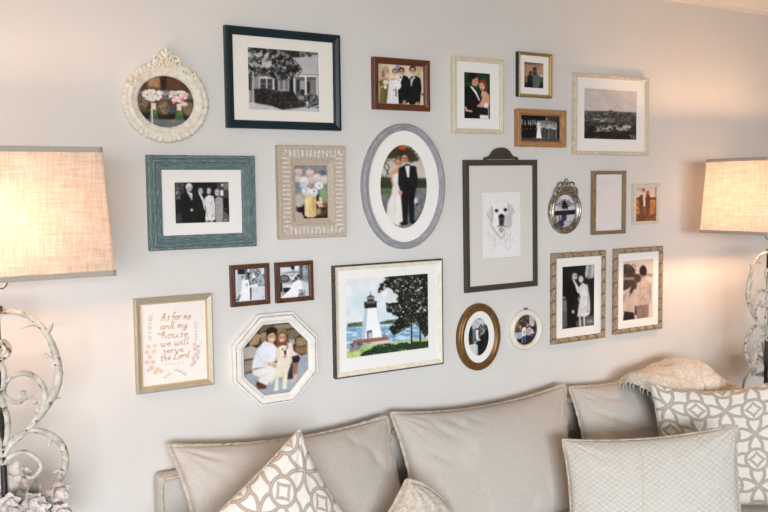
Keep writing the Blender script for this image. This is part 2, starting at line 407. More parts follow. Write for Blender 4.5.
# ================= 1 navy frame, house
def P_house():
    s = Pic([(14,22),(535,62),(537,495),(22,482)], 130, 104, 120)
    s.r(14,20,540,110,60); s.blob([(14,20),(540,50),(540,110),(14,110)],35,14,.5)
    s.blob([(380,50),(540,60),(540,100),(400,100)],185,16,.5)
    s.p([(290,104),(528,92),(530,222),(395,222),(330,140)],186); s.n(6,30,2,.5-s.sdf([(290,104),(528,92),(530,222),(395,222)])/4)
    s.r(50,222,350,350,142)
    s.r(350,222,532,430,95)
    s.r(96,236,206,336,205); s.r(106,256,146,330,60); s.r(156,256,192,330,66); s.r(106,290,192,294,170)
    s.r(208,250,230,345,38); s.r(236,258,312,338,170); s.r(244,264,268,332,105); s.r(282,264,304,332,120); s.r(314,252,344,350,34)
    s.r(444,262,518,362,128); s.r(444,272,466,356,42); s.r(392,268,424,350,165); s.r(370,262,388,352,45); s.r(396,330,426,372,28)
    s.r(350,226,522,240,226); s.r(344,232,358,405,224); s.r(428,236,441,372,232); s.r(514,236,526,410,222)
    tree=[(10,15),(250,50),(330,105),(405,185),(370,240),(250,262),(150,225),(60,235),(14,330)]
    s.blob(tree,78,9,.30,9,5,rag=.8); s.blob(tree,176,15,.56,6,5,rag=.5); s.blob(tree,30,14,.56,7,8,rag=.5); s.blob([(20,60),(200,80),(180,180),(20,170)],196,9,.56,6,4,rag=.5)
    s.l([(55,210),(58,300),(50,430)],(13,18),182); s.l([(90,210),(130,235)],6,60)
    s.r(20,230,46,425,70); s.r(22,340,40,420,180)
    s.p([(20,425),(300,440),(540,425),(540,500),(20,490)],198); s.n(16,24,4,.5-s.sdf([(20,425),(540,425),(540,500),(20,490)])/6)
    bush=[(62,330),(150,326),(250,345),(345,345),(372,400),(440,425),(430,455),(330,470),(260,478),(180,450),(70,432)]
    s.p(bush,30,8); s.blob(bush,74,20,.6,5,6)
    s.e(478,408,58,48,74); s.blob([(420,362),(535,362),(540,458),(425,458)],165,22,.56,6,7); s.blob([(420,372),(535,372),(540,465),(425,465)],24,20,.6,6,2)
    s.e(400,390,22,14,150); s.e(445,430,12,14,200); s.r(528,60,545,490,110); return s
r=frame_root(1.2318,1.9676,'wide dark navy frame holding a black and white photo of a house behind a tree')
simple([(0,0),(0,.018),(.002,.0205),(.008,.021),(.010,.0195),(.019,.016),(.021,.0135),(.0255,.0125),(.0255,.007)],.402,.3125,navy_m,r)
mat_board(r,'rect',.352,.262,.2465,.191,.009,dz=0,m=mat_cream)
print_mesh(P_house(),.252,.196,.0066,r)

# ================= 2 red-brown frame, wedding group in colour
SK=(216,160,132)
def P_group():
    s = Pic([(20,35),(512,66),(512,486),(24,466)], 116, 86, (222,206,178))
    s.r(0,30,75,480,(206,190,160)); s.r(330,30,370,480,(228,214,186)); s.r(440,30,520,480,(196,178,134)); s.r(150,30,215,200,(232,218,196)); s.r(480,120,520,480,(224,208,180))
    s.e(240,78,26,34,(150,168,210),soft=14); s.e(232,62,10,10,(110,130,200)); s.r(495,355,520,378,(70,50,36))
    # bridesmaid
    s.e(108,105,36,40,(186,150,104),soft=8); s.e(84,150,18,50,(150,112,74),soft=10)
    s.p([(30,215),(70,180),(130,178),(150,240),(130,300),(45,300)],SK,8); s.p([(40,230),(80,205),(132,205),(134,300),(126,465),(40,462),(52,330)],(112,102,60),8)
    s.l([(80,260),(70,460)],6,(142,130,84),6); s.l([(104,300),(106,460)],5,(86,78,44),6)
    s.p([(84,215),(130,210),(140,250),(110,270),(80,250)],(232,220,214),8); s.l([(28,290),(60,292),(104,268)],14,SK); s.e(105,290,16,20,(240,238,236))
    s.head(110,112,28,(222,172,148),(198,160,110)); s.l([(98,128),(122,128)],5,(250,244,240),3)
    # bride
    s.p([(150,205),(190,190),(232,190),(240,260),(150,262)],SK,8)
    s.p([(150,215),(232,205),(240,300),(246,468),(118,466),(132,340)],(238,236,236),8); s.l([(160,330),(140,460)],5,(216,214,216),5); s.l([(190,330),(186,460)],5,(220,218,220),5)
    s.head(206,128,29,(222,170,146),(132,80,54)); s.l([(196,146),(216,146)],5,(250,240,236),3)
    s.e(230,175,22,30,(238,222,214),soft=8)
    # groom
    s.p([(246,205),(300,160),(345,178),(362,260),(352,462),(246,470),(236,330)],(20,22,26),6); s.p([(250,188),(272,168),(290,172),(262,250),(248,258)],(238,238,240),5)
    s.head(274,116,30,(216,158,134),(40,28,24)); s.e(266,184,9,8,(12,12,14)); s.l([(262,136),(286,136)],5,(240,226,220),3); s.e(304,450,20,22,(196,120,92))
    # bouquet
    s.e(218,268,54,52,(246,246,246)); s.blob([(168,218),(270,218),(270,318),(168,318)],(214,220,206),26,.6,6); s.l([(216,310),(216,385)],14,(54,100,50)); s.e(200,322,22,12,SK)
    # best man
    s.p([(352,200),(392,168),(432,164),(480,196),(492,300),(470,460),(400,478),(352,474)],(18,20,24),6)
    s.p([(372,196),(402,170),(428,178),(400,212),(380,282),(372,270)],(206,208,216),5); s.l([(388,195),(384,270)],6,(160,164,176),4)
    s.head(396,102,34,(212,154,128),(34,26,24)); s.e(388,188,10,8,(10,10,12)); s.l([(384,128),(408,128)],5,(240,226,220),3)
    s.e(440,464,20,18,(206,140,110)); s.e(346,466,10,14,(220,220,220)); return s
r=frame_root(1.6755,1.9758,'small red-brown wooden frame with a colour photo of four wedding guests')
simple([(0,0),(0,.020),(.003,.022),(.010,.0215),(.013,.018),(.018,.015),(.021,.014),(.021,.006)],.2305,.176,brownred_m,r)
print_mesh(P_group(),.190,.135,.0075,r)

# ================= 3 antique cream frame, couple
def P_couple():
    s = Pic([(27,20),(284,42),(283,490),(30,480)], 78, 108, (18,52,30))
    s.n(16,14,3); s.blob([(0,0),(300,0),(300,200),(0,200)],(34,84,46),18,.58,6)
    s.p([(30,180),(85,158),(150,190),(180,300),(170,360),(262,378),(262,448),(120,470),(30,480)],(16,18,22),6)
    s.p([(82,160),(112,170),(150,220),(182,300),(176,312),(140,240)],(238,236,236),5)
    s.p([(206,225),(240,210),(272,250),(276,320),(262,390),(200,360),(160,360),(200,300)],SK,7)
    s.p([(200,320),(262,330),(266,400),(268,486),(182,482),(182,420),(262,440)],(234,232,236),6); s.p([(110,365),(265,378),(262,448),(120,440)],(18,20,24),6)
    s.l([(212,220),(206,250)],26,SK); s.l([(46,372),(52,400),(100,408)],20,SK); s.l([(262,360),(266,430)],8,SK)
    s.l([(165,355),(200,360),(240,300)],22,SK)
    s.e(212,145,34,50,(128,66,44),soft=8); s.e(240,170,14,46,(120,62,42),soft=8); s.e(202,168,25,38,(226,172,148),soft=7,rot=-12)
    s.l([(192,190),(212,186)],6,(190,80,76),3); s.l([(188,160),(198,158)],4,(90,60,50),3); s.l([(208,156),(218,154)],4,(90,60,50),3)
    s.e(108,82,44,50,(24,18,18),soft=8); s.p([(110,90),(150,72),(166,100),(172,140),(150,166),(116,160),(100,130)],(206,146,120),7); s.l([(148,112),(160,112)],4,(60,40,36),3)
    s.p([(70,60),(120,40),(160,62),(140,86),(112,96),(104,130),(80,120)],(24,18,18),7); return s
r=frame_root(2.0084,1.9529,'narrow antique-cream upright frame with a colour photo of an embracing couple')
simple([(0,0),(0,.019),(.002,.021),(.006,.022),(.008,.018),(.012,.017),(.014,.0155),(.0175,.0150),(.0175,.008)],.2317,.2741,antique_m,r)
mat_board(r,'rect',.199,.242,.119,.1655,.010); print_mesh(P_couple(),.122,.169,.0076,r)

# ================= 4 small gold frame with dark edge
def P_small():
    s = Pic([(34,40),(358,68),(352,482),(36,466)], 60, 70, (150,122,100))
    s.grad((78,70,58),(160,124,100),40,130); s.blob([(30,90),(360,90),(360,300),(30,300)],(196,160,136),16,.5,5); s.r(30,260,130,380,(110,90,66),20,.7)
    s.r(280,290,360,400,(52,86,46),20); s.e(320,275,26,20,(196,190,176),soft=14); s.r(30,380,360,490,(36,40,32),30); s.e(88,250,24,24,(150,150,120),soft=14)
    s.p([(100,300),(130,240),(190,240),(200,300),(196,480),(100,480)],(24,26,26),14); s.e(156,240,34,48,(44,28,24),soft=12); s.e(164,244,16,26,(150,104,84),soft=10)
    s.p([(180,270),(240,235),(290,270),(296,390),(270,480),(184,480)],(84,100,100),14); s.e(215,176,30,42,(28,22,20),soft=12); s.e(220,188,18,28,(112,78,62),soft=10)
    s.e(220,234,34,18,(34,34,36),soft=10); return s
r=frame_root(2.2807,2.0426,'small gold frame with a dark green outer edge, topmost in its column',0)
simple([(0,0),(0,.0195)],.1678,.1677,black_m,r,name='frame_edge')
simple([(0,.0195),(.002,.0215),(.006,.0205),(.010,.016),(.0105,.014),(.0115,.014),(.0115,.008)],.1678,.1677,gold_m,r)
mat_board(r,'rect',.146,.146,.0965,.094,.010); print_mesh(P_small(),.100,.098,.0076,r,cx=-.001)

# ================= 5 light oak frame, big bridal party
def P_party():
    s = Pic([(38,38),(696,76),(690,486),(38,470)], 120, 78, 20)
    s.p([(38,415),(690,440),(690,490),(38,480)],74,20); s.r(480,70,700,150,56,30)
    rng=np.random.RandomState(4)
    for x,y in [(72,140),(122,160),(180,150),(212,165),(250,150),(285,150)]:
        s.e(x,y-10,14,18,120+rng.randint(0,50),soft=8); s.p([(x-10,y+14),(x+12,y+14),(x+4,y+62),(x-4,y+56)],226,8); s.p([(x-24,y+30),(x-8,y+18),(x,y+80),(x-4,y+270),(x-24,y+268)],16,8)
    for x in (92,150,208,298): s.e(x,265+rng.randint(0,22),11,9,120,soft=6)
    for i in range(11):
        x=325+i*31; y=160+i*5+rng.randint(-14,14); s.e(x,y-22,13,16,70,soft=6); s.e(x,y-16,11,14,190,soft=5); s.p([(x-16,y+8),(x+16,y+8),(x+12,y+90),(x-12,y+90)],[200,175,215][i%3],8); s.e(x+4,y+64,13,11,238,soft=6)
        s.p([(x-15,y+84),(x+15,y+84),(x+18,450),(x-18,450)],[84,58,104,70][i%4],10)
    s.blob([(310,130),(650,150),(660,270),(320,240)],54,34,.56,6,4); s.blob([(310,130),(650,150),(660,270),(320,240)],238,36,.62,7,7)
    s.e(478,115,18,30,140,soft=12)
    s.p([(330,238),(368,238),(378,320),(394,430),(302,428),(316,330)],246,8); s.e(345,190,32,30,220,soft=10)
    s.r(38,38,50,480,14,6); return s
r=frame_root(2.3130,1.8420,'light oak landscape frame with a black and white bridal party photo')
simple([(0,0),(0,.023),(.002,.0245),(.016,.023),(.018,.021),(.0235,.012),(.0235,.006)],.2465,.1425,oak_m,r)
print_mesh(P_party(),.202,.098,.007,r)

# ================= 6 ivory beaded frame, city view
def P_city():
    s = Pic([(28,30),(493,70),(492,490),(30,470)], 128, 88, 205)
    s.C[:]=s.c((205,198,194)); s.n(5,3,2,sy=4); s.n(4,6,5,sy=5)
    hz=[(0,228),(260,236),(500,254),(500,500),(0,500)]
    s.p(hz,(72,70,68),6); s.r(240,228,275,245,80,5)
    s.p([(0,330),(500,330),(500,500),(0,500)],(28,30,28),60)
    s.blob([(20,236),(500,256),(500,330),(20,325)],(150,142,137),16,.54,5,5,sy=2.2); s.blob([(20,240),(500,262),(500,350),(20,345)],(40,40,38),12,.54,5,9,sy=2.5)
    s.blob([(20,290),(500,300),(500,420),(20,410)],(110,106,100),9,.60,6,3,sy=2.5); s.blob([(140,360),(440,360),(440,408),(140,408)],(206,200,192),8,.54,6,6,sy=2.2); s.blob([(100,296),(300,300),(300,330),(100,325)],(180,174,168),8,.56,6,6,sy=3)
    s.blob([(420,440),(500,440),(500,490),(420,490)],(110,102,94),14,.5,5,2); s.blob([(20,455),(160,455),(160,480),(20,480)],(110,106,100),14,.5,5,2); return s
r=frame_root(2.6938,1.9040,'ivory beaded frame with a black and white city panorama, highest at right')
bead=lambda u,k,e,v: .0028*abs(math.sin(PI*(u/.0085+v*105))) if k in (3,4,5,6) else 0
simple([(0,0),(0,.019),(.0015,.0205),(.003,.0205),(.0055,.020),(.008,.020),(.0105,.0195),(.0125,.018),(.015,.017),(.015,.008)],.4207,.3207,ivory_m,r,nseg=300,mod=bead)
mat_board(r,'rect',.392,.292,.298,.199,.010,dx=0,dz=.004); print_mesh(P_city(),.301,.202,.0076,r,cz=.004)

# ================= 7 distressed teal frame, four people
def P_four():
    s = Pic([(28,25),(662,22),(672,464),(48,486)], 124, 90, 22)
    s.r(30,20,140,215,98,10); s.r(40,105,76,160,230,5); s.blob([(30,30),(140,30),(140,215),(30,215)],50,10,.5,4)
    s.r(520,20,665,200,66,12); s.r(560,115,594,175,240,4); s.e(582,60,14,14,235,soft=5); s.r(600,40,660,110,120,10)
    s.p([(40,380),(150,360),(150,486),(40,486)],54,20); s.e(120,360,10,18,120); s.p([(590,330),(672,400),(672,470),(580,470)],96,16); s.e(622,440,20,10,150); s.e(622,318,5,5,200); s.r(60,215,70,480,60,6,.6)
    s.p([(104,170),(160,128),(240,135),(268,210),(262,476),(140,482),(104,340)],16,8); s.p([(166,124),(200,138),(236,148),(236,232),(222,222),(190,160)],226,5); s.l([(206,160),(230,225)],9,120,4)
    s.head(198,88,36,214,226); s.e(230,332,14,16,206)
    s.p([(256,200),(310,140),(360,170),(384,250),(382,474),(262,478)],15,8); s.p([(302,140),(336,160),(378,225),(384,338),(372,330),(352,240)],220,5); s.head(330,120,33,206,60); s.l([(318,134),(344,134)],6,240,3)
    s.p([(378,200),(420,165),(480,180),(498,280),(500,440),(430,446),(385,440),(392,320),(380,260)],228,8); s.l([(456,190),(462,280)],5,120,5); s.l([(398,350),(416,420)],4,150,5); s.l([(480,300),(484,400)],12,206,5)
    s.head(424,120,30,226,84); s.e(396,132,8,26,50); s.r(388,440,420,470,170,6); s.r(436,440,478,468,180,6); s.l([(418,250),(450,262)],4,180,6)
    s.p([(498,210),(540,185),(590,205),(594,300),(588,410),(580,466),(508,466),(502,330)],166,8); s.head(522,140,30,206,150); s.l([(570,230),(574,400)],12,190,6); s.blob([(500,210),(590,210),(590,460),(505,460)],130,30,.58,5,7)
    s.e(470,396,14,20,170); return s
r=frame_root(.9477,1.5831,'wide distressed teal frame with a black and white photo of four standing people')
simple([(0,0),(0,.019),(.002,.022),(.0055,.0235),(.009,.023),(.011,.0185),(.013,.0185),(.015,.022),(.020,.0225),(.0225,.018),(.025,.0165),(.027,.019),(.031,.0185),(.033,.0145),(.0385,.0135),(.040,.0155),(.043,.0145),(.044,.011),(.044,.006)],.3418,.2849,teal_m,r)
mat_board(r,'rect',.256,.199,.172,.123,.009,dz=-.001); print_mesh(P_four(),.1755,.1265,.0066,r,0,-.001)

# ================= 8 whitewashed ribbed frame, flower painting
def P_flowers():
    s = Pic([(33,25),(318,28),(320,480),(36,490)], 84, 118, (150,146,140))
    s.r(30,20,320,110,(140,140,140),10); s.n(14,6,3); s.e(70,205,46,40,(110,140,156),soft=30); s.e(280,90,30,20,(90,104,116),soft=20)
    s.p([(230,200),(320,180),(320,350),(220,320)],(124,146,120),16); s.e(285,270,26,34,(150,168,122),soft=20); s.r(220,240,245,330,(40,60,44),10)
    s.p([(30,380),(120,360),(330,350),(330,500),(30,500)],(52,34,34),20); s.p([(30,400),(70,395),(112,470),(110,500),(30,500)],(196,170,164),12); s.e(70,330,46,60,(196,186,176),soft=20)
    s.e(80,410,30,22,(36,26,26),soft=12)
    s.p([(118,285),(216,285),(218,460),(190,476),(140,474),(118,455)],(222,200,140),8); s.p([(180,285),(216,285),(218,460),(185,474)],(216,176,120),16); s.l([(140,320),(142,460)],12,(236,222,184),14); s.l([(165,390),(190,350)],10,(220,150,110),12,.6)
    for x,y,rr,c in [(70,82,32,(222,196,196)),(66,140,36,(226,206,200)),(120,160,44,(236,230,232)),(168,90,36,(232,212,196)),(185,150,38,(222,200,186)),(230,130,36,(230,220,222)),(295,150,38,(232,216,210)),(245,200,40,(238,236,236)),(134,250,42,(234,232,234)),(200,258,38,(236,234,238)),(110,200,30,(214,212,214))]:
        s.e(x,y,rr,rr*.9,np.array(c)*.93,soft=14); s.e(x-rr*.3,y-rr*.2,rr*.5,rr*.42,c,soft=10); s.e(x+rr*.3,y+rr*.1,rr*.45,rr*.4,np.array(c)*.98,soft=10); s.l([(x-rr*.4,y+rr*.35),(x,y+rr*.15),(x+rr*.4,y+rr*.45)],5,np.array(c)*.84,6,.7)
    s.e(252,200,7,6,(120,96,70)); s.e(202,250,6,6,(90,80,90)); s.e(130,240,6,5,(130,110,90))
    for x,y in [(236,350),(262,345),(250,375),(272,378),(258,315)]: s.e(x,y,15,15,(232,200,180),soft=8)
    s.e(270,420,48,38,(84,58,44),soft=16); s.e(238,425,22,28,(150,140,86),soft=12); s.e(300,370,18,24,(120,76,56),soft=12); s.e(285,400,14,12,(40,22,22),soft=8); s.n(10,30,5); s.n(8,14,8); return s
r=frame_root(1.3215,1.6097,'whitewashed carved frame with ribbed rails around a small painting of flowers in a vase')
simple([(0,0),(0,.020),(.002,.0235),(.008,.0235),(.0125,.0215),(.0135,.0215),(.030,.0205),(.0395,.0195),(.0405,.021),(.046,.0215),(.048,.0185),(.056,.0155),(.060,.0125),(.0645,.011),(.0645,.005)],.2481,.3025,wash_m,r)
b=MB()
for e in range(4):
    Lr,Wo=((.2481,.3025),(.3025,.2481))[e%2]; n=int((Lr-.026)/.0139); sp=(Lr-.026)/n
    for k in range(n+1):
        a=.013+k*sp; q1=min(.0400,a-.001,Lr-a-.001)
        if q1<.0155: continue
        c=[]
        for ins,dw in ((.0135,.0032),(q1,.0032)):
            for sg_ in (-1,1): c.append((a-Lr/2+sg_*dw,-Wo/2+ins))
        rot=[lambda x,z:(x,z),lambda x,z:(-z,x),lambda x,z:(-x,-z),lambda x,z:(z,-x)][e]
        def pr(ins): return .0215-.001*(ins-.0135)/.0165
        lo=[(*rot(*q),) for q in c]; hgt=.0034
        vs=[(lo[0][0],-.020,lo[0][1]),(lo[1][0],-.020,lo[1][1]),(lo[3][0],-.019,lo[3][1]),(lo[2][0],-.019,lo[2][1])]
        cx=sum(v[0] for v in vs)/4; cz=sum(v[2] for v in vs)/4
        top=[(cx+(v[0]-cx)*.86,v[1]-.0015-hgt,cz+(v[2]-cz)*.86) for v in vs]
        b.add(vs+top,[[0,1,5,4],[1,2,6,5],[2,3,7,6],[3,0,4,7],[4,5,6,7]],smooth=False)
b.build('ribbing',rib_m,r)
print_mesh(P_flowers(),.121,.1755,.0062,r,m=art_m)

# ================= 9 grey oval
def P_oval():
    s = Pic([(16,12),(286,12),(286,502),(16,502)], 78, 124, (206,198,186))
    s.p([(10,200),(290,210),(290,240),(10,250)],(58,68,48),10)
    s.p([(60,60),(130,20),(200,40),(240,100),(190,120),(150,70),(110,90),(60,90)],(54,60,44),12); s.blob([(40,10),(230,10),(250,110),(60,110)],(70,60,40),20,.5,5); s.e(148,30,16,12,(210,90,40),soft=8); s.e(128,34,8,8,(190,80,44),soft=6)
    for a in [[(30,100),(70,140),(50,200)],[(28,190),(60,230)],[(60,80),(40,140),(70,190)],[(90,60),(60,110)]]: s.l(a,5,(66,56,46),4)
    s.r(10,225,290,270,(52,60,44),10); s.r(10,272,80,308,(74,116,56),10); s.p([(10,306),(290,262),(290,510),(10,510)],(128,128,130),10); s.blob([(10,300),(290,270),(290,510),(10,510)],(104,106,108),12,.55,4)
    # bride
    s.p([(80,170),(120,140),(130,180),(128,260),(84,250)],SK,6)
    s.p([(88,190),(124,175),(130,280),(146,470),(120,486),(48,450),(58,350),(84,290)],(238,232,226),7); s.l([(100,300),(96,460)],5,(212,206,202),6); s.l([(84,180),(82,220),(92,250)],10,SK,4)
    s.head(120,118,20,(222,172,146),(150,98,58))
    # groom
    s.p([(122,150),(170,126),(222,140),(234,230),(214,300),(208,460),(180,462),(176,330),(170,470),(144,470),(134,300),(118,240)],(22,22,26),6)
    s.p([(158,135),(186,132),(182,204),(170,204)],(236,234,232),4); s.l([(160,132),(182,130)],8,(16,16,20),3); s.head(156,90,23,(214,160,134),(52,34,26)); s.e(196,130,5,5,(236,230,224))
    s.e(130,292,12,14,(214,160,134)); s.e(150,472,24,10,(14,14,16)); s.e(202,466,18,10,(14,14,16)); s.e(218,345,9,24,(224,222,220)); s.e(224,362,8,8,(40,36,34)); s.r(150,320,152,460,(60,60,62),4,.5); return s
r=frame_root(1.6838,1.6240,'large grey painted oval frame with a full-length colour wedding portrait')
b=MB(); ring(b,'oval',loops_from(.343,.4371,[(0,0),(0,.016),(.0015,.019),(.006,.0225),(.011,.0225),(.0145,.020),(.0165,.0185),(.019,.020),(.0225,.0195),(.0245,.015),(.0245,.008)]))
for sx,sz in ((0,1),(0,-1),(1,0),(-1,0)):
    for k in range(-4,5):
        t=(math.atan2(sz,sx))+k*.055*(1 if sx==0 else .8); x=.1620*math.cos(t); z=.2085*math.sin(t)
        b.ball((x,-.0225,z),.0048-.0004*abs(k),(1.5 if sx==0 else .8,.7,.8 if sx==0 else 1.5),8,5)
        if abs(k)<3: b.ball((x*.955,-.0205,z*.965),.003,(1,1,1),6,4)
b.build('frame',grey_m,r)
mat_board(r,'oval',.296,.390,.1935,.2895,.011); print_mesh(P_oval(),.1975,.2935,.0086,r)

# ================= 10 dog drawing
def P_dog():
    s = Pic([(24,25),(298,22),(300,478),(28,498)], 96, 130, (232,231,230))
    f=(214,212,211)
    s.p([(100,110),(165,78),(215,100),(228,200),(200,290),(165,345),(120,300),(98,240)],(238,237,236),14)
    s.p([(96,120),(72,160),(62,185),(84,225),(100,245),(106,160)],(206,204,203),12); s.l([(98,130),(102,190),(98,245)],5,(140,138,138),5,.8); s.l([(64,170),(74,205),(92,228)],4,(160,158,158),5,.7)
    s.p([(210,100),(240,120),(262,165),(246,190),(240,262),(218,240),(214,160)],(206,203,203),14); s.l([(212,110),(218,160),(232,180)],5,(140,138,138),6,.7); s.l([(244,140),(260,168)],4,(150,148,148),6,.6)
    s.p([(195,170),(232,190),(236,270),(205,290),(192,240)],(186,183,184),18,.8)
    s.e(130,155,14,11,(60,56,54),soft=7); s.e(130,156,8,8,(14,14,14),soft=4); s.e(193,150,14,12,(62,58,56),soft=7); s.e(193,151,8,8,(14,14,14),soft=4)
    s.e(165,200,22,22,(44,42,42),soft=8); s.e(164,196,14,13,(16,16,16),soft=7); s.p([(146,205),(188,205),(182,258),(165,268),(148,256)],(70,68,68),12); s.e(164,235,10,18,(30,28,28),soft=10)
    s.l([(135,268),(150,262),(164,255),(180,262),(195,266)],6,(70,68,68),6,.9); s.e(164,288,18,20,(176,170,172),soft=10); s.l([(152,276),(150,296),(164,308),(178,296)],3,(120,116,118),4,.7)
    for a in [[(80,245),(110,290),(150,340),(168,352)],[(100,260),(130,310),(160,345)],[(192,270),(186,320),(172,350)]]: s.l(a,5,(150,148,148),7,.7)
    rng=np.random.RandomState(3)
    for i in range(70):
        x=70+rng.rand()*180; y=290+rng.rand()*130; 
        if abs(x-160)>110-(y-290)*.35: continue
        s.l([(x,y),(x+(x-165)*.10+rng.randn()*4,y+22)],2.5,(176,174,175),4,.6)
    for i in range(40):
        a=rng.rand()*6.28; x=163+math.cos(a)*60*rng.rand()**.3; y=175+math.sin(a)*85*rng.rand()**.3; s.l([(x,y),(x+rng.randn()*4,y+14)],2,(196,194,194),4,.5)
    s.l([(120,100),(160,82),(205,95)],3,(190,188,188),5,.6); return s
r=frame_root(2.121,1.4758,'tall dark weathered frame with a scalloped crest holding a pencil drawing of a dog',.5)
dm=lambda u,k,e,v: .0012*math.sin(2*PI*(u)/.008) if k in (3,4,7) else 0
simple([(0,0),(0,.014),(.002,.0165),(.005,.0170),(.0075,.0160),(.009,.0140),(.0145,.0135),(.017,.0155),(.019,.0150),(.0205,.0125),(.0215,.0125),(.0215,.007)],.3488,.489,dog_m,r,nseg=200,mod=dm)
pts=[(-.078,.244),(-.078,.252),(-.070,.256),(-.058,.257),(-.048,.264),(-.040,.275),(-.028,.284),(-.014,.289),(0,.2905),(.014,.289),(.028,.284),(.040,.275),(.048,.264),(.058,.257),(.070,.256),(.078,.252),(.078,.244)]
b=MB(); n=len(pts)
for inset,pa,pb in ((0,0,.016),):
    cen=(0,.25)
    P=[[(x,0,z) for x,z in pts],[(x,-.016,z) for x,z in pts],[(x*.96,-.019,cen[1]+(z-cen[1])*.93) for x,z in pts],[(x*.84,-.019,cen[1]+(z-cen[1])*.72) for x,z in pts],[(x*.80,-.0165,cen[1]+(z-cen[1])*.62) for x,z in pts]]
    b.grid([list(t) for t in zip(*P)],smooth=False); b.add(P[-1],[list(range(n))],smooth=False)
b.ball((0,-.018,.262),.010,(1.6,.5,.8)); b.tube([(-.05,-.018,.256),(-.03,-.019,.266),(-.012,-.019,.262)],.0022); b.tube([(.05,-.018,.256),(.03,-.019,.266),(.012,-.019,.262)],.0022)
b.build('crest',dog_m,r)
mat_board(r,'rect',.310,.450,.181,.246,.009,m=mat_grey); print_mesh(P_dog(),.185,.250,.0066,r,m=art_m,mot=2)

# ================= 11 silver oval with ornate crest
def P_tree():
    s = Pic([(36,45),(292,45),(292,470),(36,470)], 66, 92, (204,196,204))
    s.e(180,90,80,60,(226,218,224),soft=40); s.blob([(40,110),(290,110),(290,210),(40,210)],(110,104,120),16,.56,6); 
    for a in [[(160,130),(160,330)],[(160,190),(110,165),(60,185)],[(165,170),(215,160),(270,180)],[(170,200),(240,185)],[(150,150),(120,130)],[(170,150),(210,128)]]: s.l(a,(12,5),(22,22,30),5)
    s.p([(136,165),(160,118),(188,165),(196,230),(130,230)],(18,18,24),8); s.e(196,215,8,26,(24,24,30))
    s.p([(36,258),(292,248),(292,305),(36,315)],(20,24,30),6)
    s.p([(130,300),(182,300),(186,360),(150,400),(160,440),(110,450),(80,400),(124,370)],(22,26,44),10); s.e(110,420,34,30,(36,50,96),soft=14,a=.8)
    s.blob([(40,320),(290,320),(290,460),(40,460)],(90,90,110),22,.62,6,4); s.l([(100,320),(104,380)],6,(30,32,44)); return s
r=frame_root(2.4449,1.5216,'antique silver oval frame topped with an openwork floral crest')
b=MB(); ring(b,'oval',loops_from(.170,.1833,[(0,0),(0,.010),(.002,.014),(.007,.0165),(.010,.0155),(.012,.0120),(.0135,.0125),(.017,.0165),(.020,.0165),(.0225,.013),(.0275,.010),(.0285,.006)]))
b.build('frame',silver_m,r)
b=MB(); rng=random.Random(3)
for i in range(-7,8):
    t=PI/2+i*.105; x=.080*math.cos(t); z=.0865*math.sin(t); hgt=.026*math.exp(-(i/3.2)**2)
    b.ball((x,-.013,z+.002),.0085,(1.1,.6,.9),8,5)
    if hgt>.006: b.ball((x+rng.uniform(-.002,.002),-.014,z+hgt*.5),.0075,(1,.6,1.1),8,5)
    if hgt>.013: b.ball((x*.7,-.015,z+hgt*.95),.0075,(.9,.6,1.1),8,5)
b.ball((0,-.015,.1185),.009,(.9,.6,1.1),8,6)
for sx in (-1,1):
    b.tube(catmull([(sx*.010,-.014,.092),(sx*.024,-.015,.112),(sx*.040,-.015,.108),(sx*.042,-.014,.095),(sx*.032,-.013,.093)]),.0032,6)
    b.tube(catmull([(sx*.03,-.013,.086),(sx*.048,-.014,.092),(sx*.060,-.013,.080),(sx*.062,-.012,.066)]),.0032,6)
b.build('crest',silver_m,r)
print_mesh(P_tree(),.119,.134,.005,r,keep=lambda x,z:(x/.0595)**2+(z/.067)**2<1.08)

# ================= 12 bronze bead frame with a page of handwriting
def P_page():
    s = Pic([(0,0),(100,0),(100,150),(0,150)], 100, 150, (228,222,220))
    rng=np.random.RandomState(8); s.r(-2,-2,4,152,(214,208,206),2,.5)
    for k in range(17):
        y=16+k*7.0; x=14+rng.randint(0,6); xe=84-rng.randint(0,14)
        while x<xe:
            wl=rng.randint(5,13); pts=[(x+i*1.2,y+math.sin(i*2.2+rng.rand())*1.0) for i in range(int(wl/1.2))]
            s.l(pts,.8,(190,176,170),1.4,.75); x+=wl+3
    return s
r=frame_root(2.6825,1.5501,'narrow bronze beaded upright frame around a page of faint handwriting')
bb=lambda u,k,e,v: .0016*math.sin(2*PI*u/.0075) if k in (2,3,8) else 0
simple([(0,0),(0,.018),(.001,.0205),(.003,.0215),(.0045,.0200),(.007,.0195),(.010,.018),(.0125,.0165),(.0138,.0175),(.015,.0155),(.015,.007)],.1837,.2593,bronze_m,r,nseg=160,mod=bb,smooth=True)
print_mesh(P_page(),.156,.2315,.008,r,m=art_m,sg=.7,mot=1)

